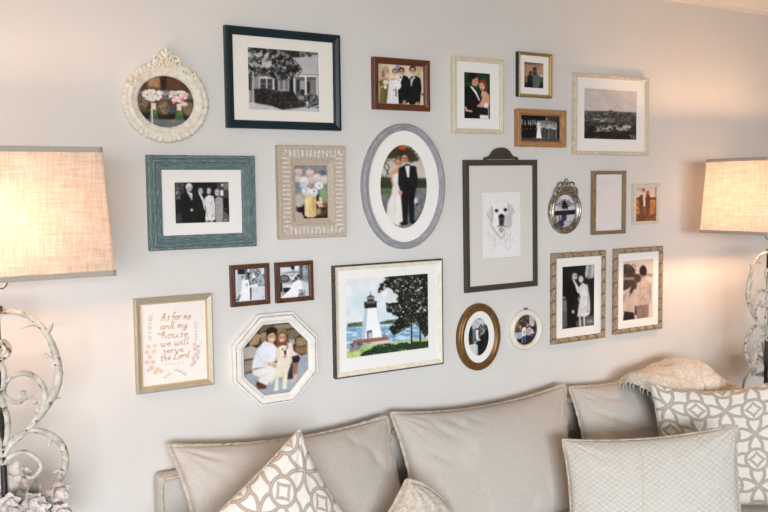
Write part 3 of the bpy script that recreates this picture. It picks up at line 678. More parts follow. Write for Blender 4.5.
# ================= 13 pale cream frame, sunset couple
def P_sunset():
    s = Pic([(40,35),(290,30),(288,478),(30,480)], 64, 76, (196,120,64))
    s.grad((214,190,188),(226,206,190),30,160); s.p([(30,172),(300,165),(300,485),(25,485)],(190,118,62),10); s.r(20,172,300,200,(112,62,36),10); s.blob([(30,200),(300,200),(300,480),(30,480)],(150,84,44),14,.5,5); s.blob([(30,380),(300,380),(300,485),(30,485)],(104,58,40),16,.5,5); s.blob([(30,200),(300,200),(300,380),(30,380)],(222,156,92),14,.6,5,8)
    s.e(75,60,36,22,(196,172,190),soft=20)
    s.p([(80,170),(105,138),(128,130),(146,160),(140,280),(124,300),(88,280)],(92,62,40),8); s.p([(128,130),(152,150),(160,200),(156,290),(138,296),(136,210)],(230,206,188),7); s.p([(92,290),(156,290),(150,478),(96,478)],(104,64,42),10)
    s.head(136,82,20,(206,140,104),(80,44,30),face=False); s.p([(166,160),(185,145),(222,160),(214,290),(196,420),(172,420),(162,260)],(88,46,34),8); s.e(190,130,20,46,(98,50,34),soft=8); s.e(194,116,11,18,(196,130,98),soft=6)
    s.r(168,300,208,440,(110,66,48),10,.7); s.l([(288,30),(290,480)],14,(52,72,56),6,.8); return s
r=frame_root(2.9035,1.5395,'small pale cream frame with a warm brown photo of a couple in a field')
simple([(0,0),(0,.018),(.002,.020),(.009,.0195),(.0105,.0165),(.0145,.0150),(.0145,.006)],.1565,.1724,palecream_m,r)
print_mesh(P_sunset(),.129,.145,.0075,r)

# ================= 14/15 small square walnut frames
def P_sq1():
    s = Pic([(42,42),(462,25),(458,452),(50,478)], 74, 74, 205)
    s.C[:]=s.c((208,210,218)); s.p([(40,40),(90,40),(130,140),(110,330),(60,460),(40,470)],(222,224,230),20)
    s.r(92,36,192,108,(34,38,38),6); s.r(195,30,240,240,(120,124,130),14); s.p([(92,108),(160,120),(150,280),(90,400),(80,240)],(196,200,208),20)
    s.blob([(190,30),(400,30),(390,260),(250,260)],(52,54,58),22,.52,6); s.p([(400,25),(460,25),(458,270),(360,270),(330,220)],(196,200,208),16); s.blob([(330,60),(460,60),(458,270),(330,270)],(70,72,80),16,.56,6,6)
    s.e(445,60,24,60,(226,228,232),soft=14,rot=14)
    s.p([(305,85),(345,160),(280,165)],240,8); s.e(240,60,20,26,220); s.l([(242,90),(238,210)],14,(40,42,46)); s.e(160,150,18,24,(90,90,94),soft=8); s.e(165,162,12,16,(214,206,204),soft=5)
    s.p([(150,190),(240,180),(252,300),(250,460),(95,468),(130,340)],246,8); s.e(212,245,14,24,(120,122,130)); s.e(210,240,8,12,240)
    s.p([(262,250),(370,235),(372,275),(270,285)],238,6); s.p([(280,285),(458,275),(458,455),(272,458)],(224,226,232),6); s.blob([(285,300),(455,290),(455,450),(280,455)],(150,154,164),30,.66,6,5); s.p([(254,290),(276,290),(270,455),(256,455)],(44,46,50),6)
    s.r(372,240,384,275,50,5); s.p([(60,460),(110,380),(130,380),(96,470)],(80,82,86),12,.8); return s
def P_sq2():
    s = Pic([(38,85),(430,40),(430,455),(45,485)], 74, 74, (150,152,158))
    s.r(30,50,240,100,(84,88,92),20); s.p([(40,95),(190,80),(220,130),(60,165)],(226,226,230),10); s.e(222,80,26,34,(40,42,46),soft=8); s.p([(250,45),(305,45),(300,130),(240,125)],(238,238,242),10)
    s.r(320,40,355,230,(70,72,78),8); s.r(355,40,430,230,(150,152,160),10); s.e(380,120,22,60,(206,206,212),soft=16); s.blob([(300,40),(430,40),(430,240),(300,240)],(110,112,120),12,.55,5)
    s.r(38,165,180,205,(210,212,216),8); s.e(112,230,66,48,(54,56,60),soft=8); s.e(110,228,50,34,(120,122,128),soft=10)
    s.p([(70,295),(200,290),(200,350),(90,355)],(222,222,228),8); s.r(40,280,78,400,(36,38,40),10); s.p([(90,350),(200,345),(150,400),(105,410)],(30,32,34),8)
    s.e(212,200,38,44,(222,220,222),soft=8); s.e(208,190,22,12,(150,146,148),soft=8); s.e(275,180,30,28,(226,224,226),soft=8); s.e(300,190,30,20,(70,72,78),soft=8); s.e(262,225,16,20,(30,32,36),soft=6); s.e(234,262,20,10,(40,42,46),soft=6); s.l([(318,200),(330,240)],10,(50,52,56))
    s.p([(40,482),(110,430),(180,370),(220,280),(290,245),(350,260),(420,290),(430,340),(360,350),(310,420),(280,470)],250,10); s.p([(330,260),(430,270),(430,455),(300,460),(350,380)],(206,210,218),14); s.blob([(300,370),(380,370),(380,455),(290,458)],(60,64,70),20,.5,6); s.l([(260,300),(200,420)],5,(224,226,232),8,.7); s.p([(40,410),(100,410),(60,470),(44,480)],(180,184,190),10); return s
for nm,cx,cz,w,h,P,lb in (('a',1.0966,1.3182,.131,.1315,P_sq1,'left of the pair of small square walnut frames, showing a bride and flowers'),
                          ('b',1.2524,1.3183,.1335,.1317,P_sq2,'right of the pair of small square walnut frames, seated bride in black and white')):
    r=frame_root(cx,cz,lb,.4)
    simple([(0,0),(0,.017),(.0015,.0195),(.009,.0200),(.011,.0165),(.0145,.0145),(.0145,.006)],w,h,walnut_m,r)
    print_mesh(P(),w-.028,h-.028,.0075,r)

# ================= 16 scripture
GL = { # strokes in a unit box: x 0..w, y up (0 baseline, 1 x-height)
'A':(1.1,[[(.0,-.1),(.1,.5),(.3,1.4),(.55,2.0),(.6,1.2),(.62,.3),(.7,.0),(.85,.1)],[(.1,.7),(.45,.9),(.75,.8)]]),
'a':(.8,[[(.55,.9),(.3,1.0),(.08,.6),(.12,.1),(.35,.05),(.55,.5),(.58,.95),(.58,.3),(.68,.0),(.82,.15)]]),
's':(.62,[[(.5,.95),(.3,1.1),(.2,.8),(.42,.45),(.35,.05),(.08,.05)]]),
'f':(.62,[[(.6,1.9),(.45,2.15),(.28,1.7),(.25,.6),(.2,-.5),(.05,-.9),(.0,-.5)],[(.02,.9),(.5,1.0)]]),
'o':(.72,[[(.4,1.0),(.1,.8),(.1,.2),(.35,.0),(.58,.35),(.5,.85),(.35,1.0),(.7,.9)]]),
'r':(.66,[[(.1,1.0),(.15,.5),(.15,.0)],[(.15,.55),(.3,1.0),(.5,1.05),(.55,.8)]]),
'm':(1.05,[[(.08,1.0),(.12,.0)],[(.12,.6),(.28,1.0),(.42,.8),(.42,.0)],[(.42,.6),(.6,1.0),(.76,.8),(.78,.1),(.95,.15)]]),
'e':(.62,[[(.1,.5),(.48,.7),(.4,1.0),(.15,.9),(.08,.3),(.3,.0),(.6,.25)]]),
'n':(.8,[[(.08,1.0),(.12,.0)],[(.12,.6),(.35,1.0),(.52,.8),(.54,.1),(.72,.15)]]),
'd':(.85,[[(.5,.85),(.25,1.0),(.05,.5),(.25,.0),(.5,.4)],[(.75,2.1),(.6,1.4),(.55,.4),(.62,.0),(.8,.15)]]),
'y':(.75,[[(.08,1.0),(.12,.3),(.3,.1),(.5,.6),(.55,1.0)],[(.55,1.0),(.5,-.2),(.3,-.9),(.08,-.6),(.5,.0),(.75,.3)]]),
'h':(.82,[[(.35,2.0),(.2,1.8),(.14,.9),(.12,.0)],[(.13,.6),(.32,1.0),(.52,.8),(.54,.1),(.75,.15)]]),
'u':(.82,[[(.1,1.0),(.1,.3),(.28,.0),(.5,.4),(.55,1.0),(.56,.2),(.78,.1)]]),
'w':(1.05,[[(.05,1.0),(.12,.2),(.28,.0),(.45,.5),(.48,.9),(.5,.2),(.68,.0),(.85,.5),(.85,1.0),(1.0,.95)]]),
'i':(.42,[[(.15,1.0),(.14,.2),(.25,.0),(.4,.15)],[(.17,1.45),(.18,1.5)]]),
'l':(.48,[[(.3,2.0),(.16,1.6),(.13,.4),(.22,.0),(.42,.2)]]),
'v':(.75,[[(.05,1.0),(.2,.1),(.3,.0),(.48,.6),(.52,1.0),(.72,.95)]]),
't':(.58,[[(.28,1.8),(.2,.8),(.2,.15),(.32,.0),(.5,.15)],[(.0,1.15),(.52,1.25)]]),
'L':(1.0,[[(.55,1.7),(.75,2.0),(.5,2.1),(.35,1.3),(.2,.1),(.0,.0),(.15,.25),(.6,-.05),(.95,.1)]]),
'j':(.4,[[(.2,1.0),(.18,-.3),(.0,-.4)]]),'2':(.6,[[(.1,.9),(.3,1.2),(.5,.9),(.1,.0),(.55,.0)]]),'4':(.6,[[(.4,0),(.4,1.2),(.05,.4),(.55,.4)]]),
':':(.3,[[(.12,.2),(.13,.22)],[(.12,.8),(.13,.82)]]),'1':(.4,[[(.15,1.0),(.25,1.2),(.25,0)]]),'5':(.6,[[(.5,1.2),(.15,1.2),(.12,.7),(.45,.6),(.4,.05),(.08,.05)]]),' ':(.5,[])}
def write(s, txt, x0, x1, y0, y1, xh, w, c, soft=1.6, a=1):
    tot=sum(GL[k][0] for k in txt); sc=(x1-x0)/tot; x=x0
    for k in txt:
        for st in GL[k][1]:
            pts=[(x+px*sc+ (py*.12*xh), y0+(y1-y0)*(x-x0)/(x1-x0)-py*xh) for px,py in st]
            if len(pts)>2: pts=[(v.x,v.y) for v in catmull([(p[0],p[1],0) for p in pts],4)]
            s.l(pts,(w*1.15,w*.7),c,soft,a)
        x+=GL[k][0]*sc
def P_script():
    s = Pic([(8,22),(380,-5),(400,448),(30,494)], 270, 330, (240,233,226))
    B=(176,138,114)
    write(s,'As for me',128,298,112,104,21,3.7,B); write(s,'and my',122,278,163,152,19,3.7,B); write(s,'house',126,284,215,203,20,3.9,B)
    s.l([(110,186),(118,193),(130,190),(146,182)],5,B,2)
    write(s,'we will',124,290,262,246,19,3.8,B); write(s,'serve',136,258,301,290,16,3.6,B); write(s,'the Lord',126,292,345,322,18,3.7,B)
    write(s,'joshua 24:15'.replace(' ',' '),150,262,367,357,5.0,1.3,(176,160,150),1.4,.8)
    G=(150,168,160); PK=(226,190,178)
    def vine(pts,n,ln,c,up_=1):
        V=catmull([(p[0],p[1],0) for p in pts],8); s.l([(v.x,v.y) for v in V],1.4,c,1.6,.8)
        for i in range(n):
            v=V[int((i+.5)/n*(len(V)-1))]
            for sx in (-1,1): s.p([(v.x,v.y),(v.x+sx*ln*.45,v.y-ln*.75),(v.x+sx*ln*.85,v.y-ln*.9),(v.x+sx*ln*.55,v.y-ln*.25)],c,2.2,.75)
    vine([(68,88),(64,130),(62,180),(68,235)],9,15,(164,170,154)); vine([(322,128),(330,160),(328,200),(330,232)],7,11,(150,172,172))
    vine([(150,450),(165,432),(190,420)],3,13,(150,170,158)); vine([(270,432),(245,412),(212,402)],5,14,(150,170,158)); s.l([(150,404),(210,404)],1.4,(200,190,180),2,.7)
    vine([(300,380),(335,350),(352,300)],5,12,(214,200,180)); vine([(350,270),(362,240)],2,12,(190,196,186))
    def flower(x,y,r_,c):
        for k in range(7):
            a=k*2*PI/7+x; s.e(x+math.cos(a)*r_*.6,y+math.sin(a)*r_*.6,r_*.42,r_*.26,c,rot=math.degrees(a),soft=2,a=.6)
            s.l([(x+math.cos(a)*r_*.2,y+math.sin(a)*r_*.2),(x+math.cos(a)*r_*.95,y+math.sin(a)*r_*.95)],1.1,np.array(c)*.86,1.4,.7)
        s.e(x,y,r_*.22,r_*.22,np.array(c)*.84,soft=2,a=.8)
    for x,y,q in [(58,262,16),(92,256,14),(50,294,15),(88,290,17),(66,322,15),(52,352,15),(84,350,16),(76,384,19),(112,392,17),(132,404,15),(98,410,14),(60,398,12)]: flower(x,y,q,PK if (int(x)+int(y))%3 else (226,202,168))
    for x,y,q in [(322,250,14),(344,262,13),(326,276,16),(346,290,13),(330,308,15),(316,330,13),(342,326,13),(322,352,15),(308,368,12)]: flower(x,y,q,(220,192,192))
    s.n(3,14,5); return s
r=frame_root(.846,1.1581,'champagne-coloured frame with hand-lettered scripture and a floral wreath')
simple([(0,0),(0,.017),(.0015,.0195),(.004,.021),(.0065,.0200),(.014,.0165),(.0165,.0155)],.2407,.2867,champ_m,r)
simple([(.0165,.0155),(.018,.0165),(.0205,.0125),(.0205,.006)],.2407,.2867,champ_in,r,name='gold_lip')
print_mesh(P_script(),.2015,.2475,.0085,r,m=art_m,sg=1.0,mot=1)

# ================= 17 octagon
def P_family():
    s = Pic([(20,28),(448,28),(448,495),(20,495)], 110, 118, (150,134,112))
    s.C[:]=s.c((58,48,38))
    for pts,c in [([(150,30),(215,30),(212,62),(130,80)],(120,104,84)),([(222,32),(300,30),(298,44),(220,50)],(110,96,72)),([(215,46),(330,40),(362,72),(228,74)],(150,136,108)),([(140,84),(180,80),(172,128),(146,160)],(168,146,116)),([(70,130),(112,84),(146,96),(122,156),(66,158)],(176,146,110)),([(316,84),(370,82),(410,116),(370,140),(318,138)],(122,108,84)),([(318,142),(362,144),(362,180),(330,184)],(170,160,148)),([(372,142),(440,136),(446,196),(372,200)],(156,130,94)),([(360,208),(446,204),(446,250),(380,250)],(140,108,74)),([(28,170),(80,160),(118,180),(100,240),(28,246)],(178,172,164)),([(28,254),(96,250),(92,320),(30,332)],(150,136,120)),([(150,110),(180,100),(176,150),(150,150)],(140,120,96)),([(240,76),(300,76),(316,100),(290,140),(245,100)],(150,136,112))]:
        s.p(pts,c,7)
    s.n(14,18,4); s.p([(20,338),(120,330),(380,270),(450,250),(450,500),(20,500)],(158,170,178),14); s.n(7,10,6,.5-s.sdf([(20,338),(450,260),(450,500),(20,500)])/8)
    # woman
    s.p([(240,130),(262,90),(300,92),(316,140),(318,200),(244,230)],(122,76,50),8); s.p([(310,165),(345,172),(352,225),(400,262),(390,290),(330,300),(318,200)],(230,208,200),8)
    s.p([(340,262),(385,256),(396,280),(384,306),(344,308)],(34,34,44),8); s.p([(340,305),(382,305),(372,385),(352,392)],(150,104,80),7); s.p([(330,395),(372,378),(374,405),(342,438),(322,436)],(206,176,164),6); s.r(305,310,345,410,(46,44,50),10)
    s.head(279,124,28,(224,176,152),(132,82,54)); s.l([(268,146),(290,146)],5,(250,246,242),3)
    # man
    s.p([(118,180),(165,140),(215,155),(244,190),(240,270),(200,300),(190,306),(80,312),(86,260)],(228,230,236),8)
    s.p([(80,320),(200,300),(245,340),(230,370),(172,432),(118,400),(126,370),(88,350)],(230,228,222),8); s.l([(130,372),(200,350)],6,(200,198,194),6); s.l([(110,200),(140,270),(190,290)],5,(206,208,216),8)
    s.p([(110,395),(170,430),(168,452),(120,448),(104,420)],(92,52,34),6)
    s.l([(190,292),(240,300),(285,316)],22,(222,176,150)); s.e(292,345,20,14,(222,176,150)); s.e(240,265,10,14,(224,178,152))
    s.e(212,82,38,30,(46,32,26),soft=8); s.e(210,122,27,36,(222,172,146),soft=7); s.p([(178,70),(215,55),(245,72),(242,100),(222,88),(190,98),(182,118)],(46,32,26),6)
    s.l([(200,112),(206,112)],4,(60,40,36),3); s.l([(220,112),(226,112)],4,(60,40,36),3); s.l([(200,136),(222,134)],6,(250,246,242),3)
    # dog
    s.p([(248,255),(330,250),(330,320),(312,370),(300,460),(276,462),(280,390),(250,390),(246,462),(218,468),(232,380),(200,430),(196,400),(232,340)],(236,226,206),8)
    s.e(282,222,44,42,(242,234,218),soft=7); s.e(252,230,16,34,(232,216,190),soft=8); s.e(318,228,14,32,(236,222,198),soft=8); s.l([(280,360),(272,440)],5,(206,192,168),6)
    s.e(280,206,5,5,(30,26,24)); s.e(308,202,5,5,(30,26,24)); s.e(296,222,9,8,(26,22,22)); s.e(297,238,7,11,(40,26,26)); s.e(294,256,13,11,(226,150,150))
    s.e(232,466,16,8,(240,232,216)); s.e(288,462,16,8,(240,232,216)); return s
r=frame_root(1.1812,1.0715,'white octagonal frame with a photo of a couple crouching with a pale dog')
b=MB(); ring(b,'oct',loops_from(.298,.3005,[(0,0),(0,.015),(.002,.0175),(.0075,.018)])); b.build('outer_edge',octw_m,r)
b=MB(); ring(b,'oct',loops_from(.298,.3005,[(.0075,.018),(.0085,.0160),(.0100,.0160),(.0108,.0195)])); b.build('rubbed_line',octe_m,r)
b=MB(); ring(b,'oct',loops_from(.298,.3005,[(.0108,.0195),(.013,.0215),(.024,.0205),(.026,.0175),(.031,.0145),(.0345,.0140)])); b.build('frame',octw_m,r)
b=MB(); ring(b,'oct',loops_from(.298,.3005,[(.0345,.0140),(.0358,.0130),(.0358,.006)])); b.build('inner_lip',octe_m,r)
def okeep(x,z): return abs(x)<.1165 and abs(z)<.1165 and abs(x)+abs(z)<.1165*1.4+.002
print_mesh(P_family(),.233,.233,.0075,r,keep=okeep)

# ================= 18 lighthouse watercolour
def P_light():
    s = Pic([(15,50),(485,28),(495,430),(22,495)], 190, 160, (222,232,238))
    s.C[:]=s.c((232,236,238)); s.n(10,3,4); s.e(120,180,80,60,(206,226,236),soft=60,a=.7); s.e(250,250,60,40,(196,222,236),soft=50,a=.7)
    s.p([(15,315),(490,275),(495,420),(15,440)],(136,178,204),6); s.blob([(15,315),(490,285),(495,400),(15,430)],(206,226,238),6,.54,4,sy=4); s.blob([(15,330),(490,300),(495,400),(15,430)],(100,150,184),7,.62,5,6,sy=4)
    s.p([(28,300),(60,292),(108,290),(108,310),(30,318)],(62,76,50),5); s.p([(205,292),(250,282),(310,274),(380,268),(480,262),(490,280),(400,290),(210,300)],(64,80,52),5); s.blob([(28,295),(490,262),(490,290),(30,315)],(110,126,80),24,.55,5)
    gr=[(22,455),(120,415),(300,400),(492,380),(495,432),(22,495)]
    s.p(gr,(170,194,112),7); s.blob(gr,(200,214,150),16,.55,4,4)
    sh=[(105,470),(200,420),(320,408),(492,400),(495,430),(330,448),(200,468),(110,488)]
    s.blob(sh,(34,52,36),9,.36,5,6,rag=.6,sy=2); s.p([(190,425),(490,402),(494,428),(300,446),(190,466)],(38,62,38),12,.75)
    s.p([(36,450),(60,405),(110,412),(100,440),(60,455)],(150,140,144),8); s.blob([(36,405),(110,405),(110,455),(36,455)],(90,84,92),22,.55,5)
    s.p([(128,210),(188,208),(222,380),(100,388)],(246,247,250),4); s.p([(126,212),(138,212),(124,388),(98,388)],(160,186,206),8,.75); s.l([(188,210),(222,380)],2,(160,166,174),3,.7)
    s.p([(134,340),(162,334),(164,384),(136,386)],(96,92,96),4); s.p([(142,350),(164,348),(164,384),(142,386)],(190,194,200),4)
    s.p([(56,392),(250,370),(258,386),(150,402),(60,406)],(160,100,80),4); s.l([(60,406),(150,402),(256,386)],3,(90,52,44),3); s.p([(150,402),(256,388),(300,400),(180,416)],(216,206,196),5)
    for x in range(52,110,12): s.l([(x,372),(x,392)],2,(130,140,150),2)
    s.l([(50,374),(110,366)],2,(130,140,150),2); s.l([(220,352),(262,346)],2,(150,160,170),2)
    s.p([(120,178),(188,174),(188,208),(122,212)],(60,54,50),4); s.p([(122,192),(188,190),(188,210),(124,214)],(40,36,34),3); s.r(134,152,176,184,(150,150,146),4); s.r(138,162,172,180,(70,62,56),3); s.p([(132,154),(154,136),(178,152)],(84,78,74),3); s.l([(155,136),(154,122)],3,(70,60,54),2); s.e(155,142,5,4,(190,120,90),soft=3)
    s.l([(118,180),(190,176)],3,(80,76,74),2); s.l([(120,180),(121,212)],2,(60,60,60),2); s.l([(188,176),(188,208)],2,(60,60,60),2)
    tr=[(200,125),(206,88),(250,40),(330,36),(488,26),(494,350),(470,366),(430,300),(400,300),(340,330),(290,360),(262,330),(300,290),(325,262),(290,250),(250,228),(246,190),(300,190),(306,150),(270,100),(225,110)]
    s.l([(388,200),(392,420)],(6,11),(58,46,36),3); s.l([(440,300),(444,402)],(7,10),(54,44,36),3); s.l([(440,320),(400,290)],5,(54,44,36),3); s.l([(370,60),(380,200),(388,260)],7,(54,44,36),3)
    s.blob(tr,(48,48,38),26,.50,9,5,6,rag=.55); s.blob(tr,(26,28,24),17,.50,9,7,6,rag=.6); s.blob(tr,(110,98,84),30,.68,8,3,6)
    s.e(305,395,6,5,(190,200,190)); s.e(275,385,5,7,(220,220,220)); return s
r=frame_root(1.6178,1.1705,'largest low frame with a thin worn dark edge around a lighthouse watercolour',.2)
simple([(0,0),(0,.020),(.0012,.0215),(.0042,.0215),(.005,.020)],.446,.3838,dkedge_m,r,name='frame')
simple([(.005,.020),(.018,.0125),(.0195,.0125),(.0195,.008)],.446,.3838,cslope_m,r,name='inner_slope')
mat_board(r,'rect',.408,.346,.338,.268,.010,dx=-.004,dz=.007); print_mesh(P_light(),.341,.272,.0076,r,cx=-.004,cz=.007,m=art_m,sg=.9,mot=3)

# ================= 19 old gold oval
def P_bw_oval():
    s = Pic([(44,38),(274,38),(274,468),(44,468)], 66, 92, 26)
    s.p([(44,30),(280,30),(280,130),(180,110),(150,160),(90,120),(44,140)],216,10); s.blob([(60,40),(270,40),(270,130),(60,130)],170,14,.55,4); s.e(172,48,22,8,60,soft=6)
    s.p([(90,150),(130,140),(128,240),(120,320),(95,310)],120,14); s.p([(128,170),(158,170),(156,240),(165,290),(130,280)],232,8); s.blob([(170,110),(260,110),(240,200),(165,260)],214,26,.54,7); s.e(110,140,24,20,190,soft=8); s.e(165,290,14,16,226); s.l([(115,310),(165,285)],12,200)
    s.p([(40,335),(120,320),(148,345),(150,470),(40,470)],216,8); s.l([(128,330),(134,470)],8,180,8); s.p([(150,300),(280,280),(280,470),(152,470)],30,10); s.n(10,16,3); s.blob([(44,180),(92,180),(92,330),(44,330)],90,16,.62,5); return s
r=frame_root(2.0125,1.0596,'old gold oval frame left of the small round one, black and white photo')
b=MB(); ring(b,'oval',loops_from(.203,.2533,[(0,0),(0,.010),(.0015,.014),(.006,.018),(.0085,.0175),(.0105,.0155),(.012,.0175),(.0175,.0205),(.022,.0185),(.025,.0145),(.0275,.0125),(.029,.0130),(.029,.007)])); b.build('frame',oldgold_m,r)
mat_board(r,'oval',.150,.198,.096,.1405,.009); print_mesh(P_bw_oval(),.099,.144,.0066,r)

# ================= 20 small round
def P_round():
    s = Pic([(42,38),(392,38),(392,478),(42,478)], 84, 84, (44,40,32))
    s.p([(70,150),(130,90),(132,200),(60,220)],(150,108,62),14); s.p([(130,60),(275,40),(275,180),(135,200)],(52,52,50),10); s.blob([(150,50),(270,50),(270,160),(150,160)],(128,130,128),16,.56,5); s.p([(275,45),(330,50),(356,120),(350,240),(275,200)],(196,178,174),10); s.r(350,120,400,340,(74,64,44),14)
    s.blob([(50,190),(120,190),(110,300),(50,300)],(110,120,112),20,.5,5); s.r(40,370,400,480,(36,30,20),30)
    s.p([(84,290),(140,275),(180,290),(175,370),(130,380),(90,370)],(160,180,206),10); s.l([(82,290),(84,380)],26,(190,206,226),10); s.e(142,215,24,40,(140,70,50),soft=10); s.e(144,208,15,20,(222,162,146),soft=7); s.l([(142,240),(146,290)],12,(200,130,110),8)
    s.p([(236,245),(280,225),(330,270),(350,320),(290,345),(240,340)],(206,196,196),10); s.blob([(240,250),(310,250),(310,340),(240,340)],(150,140,140),20,.55,4); s.e(248,195,22,28,(206,132,116),soft=8); s.e(248,178,20,14,(150,100,80),soft=8,a=.7)
    s.p([(165,240),(190,218),(228,222),(232,300),(225,350),(175,350),(168,300)],(236,232,226),8); s.e(200,292,7,24,(60,50,46),soft=8); s.p([(196,340),(235,345),(230,450),(196,450)],(60,84,130),8); s.p([(285,340),(345,320),(335,370),(300,390)],(50,70,116),10); s.l([(180,380),(166,450)],10,(200,190,180),6)
    s.e(345,242,24,24,(26,24,26),soft=8); s.l([(262,345),(290,325)],12,(216,150,130),6); return s
r=frame_root(2.2405,1.0649,'smallest round cream-white frame hanging from a nail, colour photo of seated people')
b=MB(); ring(b,'oval',loops_from(.159,.1575,[(0,0),(0,.012),(.002,.017),(.006,.020),(.012,.0205),(.0165,.0185),(.0185,.0165),(.0205,.012),(.0205,.006)])); b.build('frame',whitef_m,r)
print_mesh(P_round(),.121,.1195,.0065,r,keep=lambda x,z:(x/.060)**2+(z/.0595)**2<1.12)
b=MB(); b.tube([(0,.0,.083),(0,-.016,.084)],.0016,8); b.ball((0,-.017,.084),.0034,(1,.5,1),8,5); b.tube([(-.006,-.006,.078),(0,-.010,.085),(.006,-.006,.078)],.001,6)
b.build('nail',black_m,r)

# ================= 21/22 driftwood twist frames
def P_tw1():
    s = Pic([(22,42),(250,18),(252,458),(22,490)], 84, 118, 26)
    s.p([(190,25),(255,15),(255,110),(210,130),(180,90)],150,10); s.l([(200,30),(190,110)],10,220,6); s.l([(236,30),(232,110)],16,200,8); s.p([(205,130),(255,110),(255,420),(215,400)],24,10)
    s.r(22,255,46,270,150,5); s.p([(22,280),(56,275),(62,470),(22,488)],120,12); s.p([(120,430),(250,380),(255,458),(120,475)],86,16); s.e(222,430,20,12,150,soft=14)
    s.p([(42,180),(90,125),(130,150),(140,240),(134,330),(118,478),(60,484),(58,300)],14,7); s.p([(88,122),(112,140),(136,180),(140,230),(128,222),(112,170)],222,5); s.head(110,104,23,206,44); s.l([(100,118),(122,118)],5,236,3); s.e(100,362,10,13,176,soft=6)
    s.p([(136,190),(165,150),(196,170),(204,240),(220,300),(218,378),(184,398),(130,396),(142,310),(150,250),(138,225)],226,8); s.l([(196,170),(212,260),(216,350)],13,198,6); s.l([(206,250),(200,350)],5,150,6)
    s.e(158,118,24,34,40,soft=8); s.e(154,128,17,24,212,soft=5); s.l([(146,142),(162,142)],4,244,3); s.e(205,355,13,13,180,soft=8); s.l([(148,398),(152,466)],12,200,5); s.l([(178,398),(182,462)],12,200,5); s.blob([(136,250),(215,250),(215,395),(132,395)],196,20,.6,4)
    s.r(20,360,60,480,60,14,.5); return s
def P_tw2():
    s = Pic([(32,38),(252,18),(250,456),(32,486)], 84, 118, (206,190,182))
    s.grad((212,196,188),(222,206,196),20,140); s.p([(32,70),(60,60),(90,70),(120,100),(124,160),(32,165)],(58,50,46),10); s.blob([(32,62),(125,62),(125,165),(32,165)],(96,84,78),18,.6,5)
    s.r(30,160,255,180,(150,132,124),8); s.r(180,130,255,150,(160,140,130),10); s.p([(30,178),(120,178),(110,240),(30,262)],(66,56,52),10); s.p([(120,178),(255,150),(255,460),(30,480)],(214,198,190),10); s.p([(30,262),(100,240),(90,300),(30,400)],(206,190,182),12); s.blob([(30,280),(80,270),(60,420),(30,420)],(140,122,114),14,.55,5)
    s.p([(130,200),(190,152),(232,200),(242,290),(220,360),(215,380),(128,385),(126,290)],(198,180,170),8); s.l([(180,170),(178,340)],5,(214,198,190),12); s.blob([(130,200),(240,200),(236,370),(130,370)],(176,156,146),10,.55,3); s.l([(232,220),(234,330)],6,(150,130,122),8)
    s.p([(134,372),(220,356),(222,420),(215,455),(136,468)],(140,118,110),8); s.l([(180,380),(182,455)],5,(100,84,78),8); s.r(120,370,134,440,(60,48,44),8)
    s.e(178,112,27,42,(44,34,32),soft=8); s.l([(162,146),(192,146)],8,(150,116,104),6)
    s.p([(62,250),(110,210),(130,230),(128,330),(112,420),(44,412),(60,330)],(196,178,168),8); s.p([(44,412),(112,420),(120,470),(36,482)],(44,36,36),8); s.e(138,165,25,32,(74,54,46),soft=8); s.p([(108,180),(135,190),(132,240),(110,252),(96,280),(78,272),(92,230)],(76,54,46),10); s.l([(96,270),(80,300)],6,(90,68,60),8); return s
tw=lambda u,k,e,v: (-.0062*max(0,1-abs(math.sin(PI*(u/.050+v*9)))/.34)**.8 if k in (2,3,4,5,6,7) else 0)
for cx,cz,w,h,P,pw,ph,dx,lb in ((2.519,1.1742,.2915,.3626,P_tw1,.1755,.2491,0,'left of the two driftwood-coloured twisted frames, couple facing the camera'),
                          (2.8622,1.178,.2905,.3593,P_tw2,.180,.2515,.001,'right of the two driftwood-coloured twisted frames, couple seen from behind')):
    r=frame_root(cx,cz,lb)
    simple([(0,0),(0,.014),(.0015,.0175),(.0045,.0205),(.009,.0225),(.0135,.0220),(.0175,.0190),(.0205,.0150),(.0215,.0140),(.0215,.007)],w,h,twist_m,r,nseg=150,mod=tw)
    mat_board(r,'rect',w-.04,h-.04,pw,ph,.010,dx=dx); print_mesh(P(),pw+.003,ph+.003,.0076,r,cx=dx)

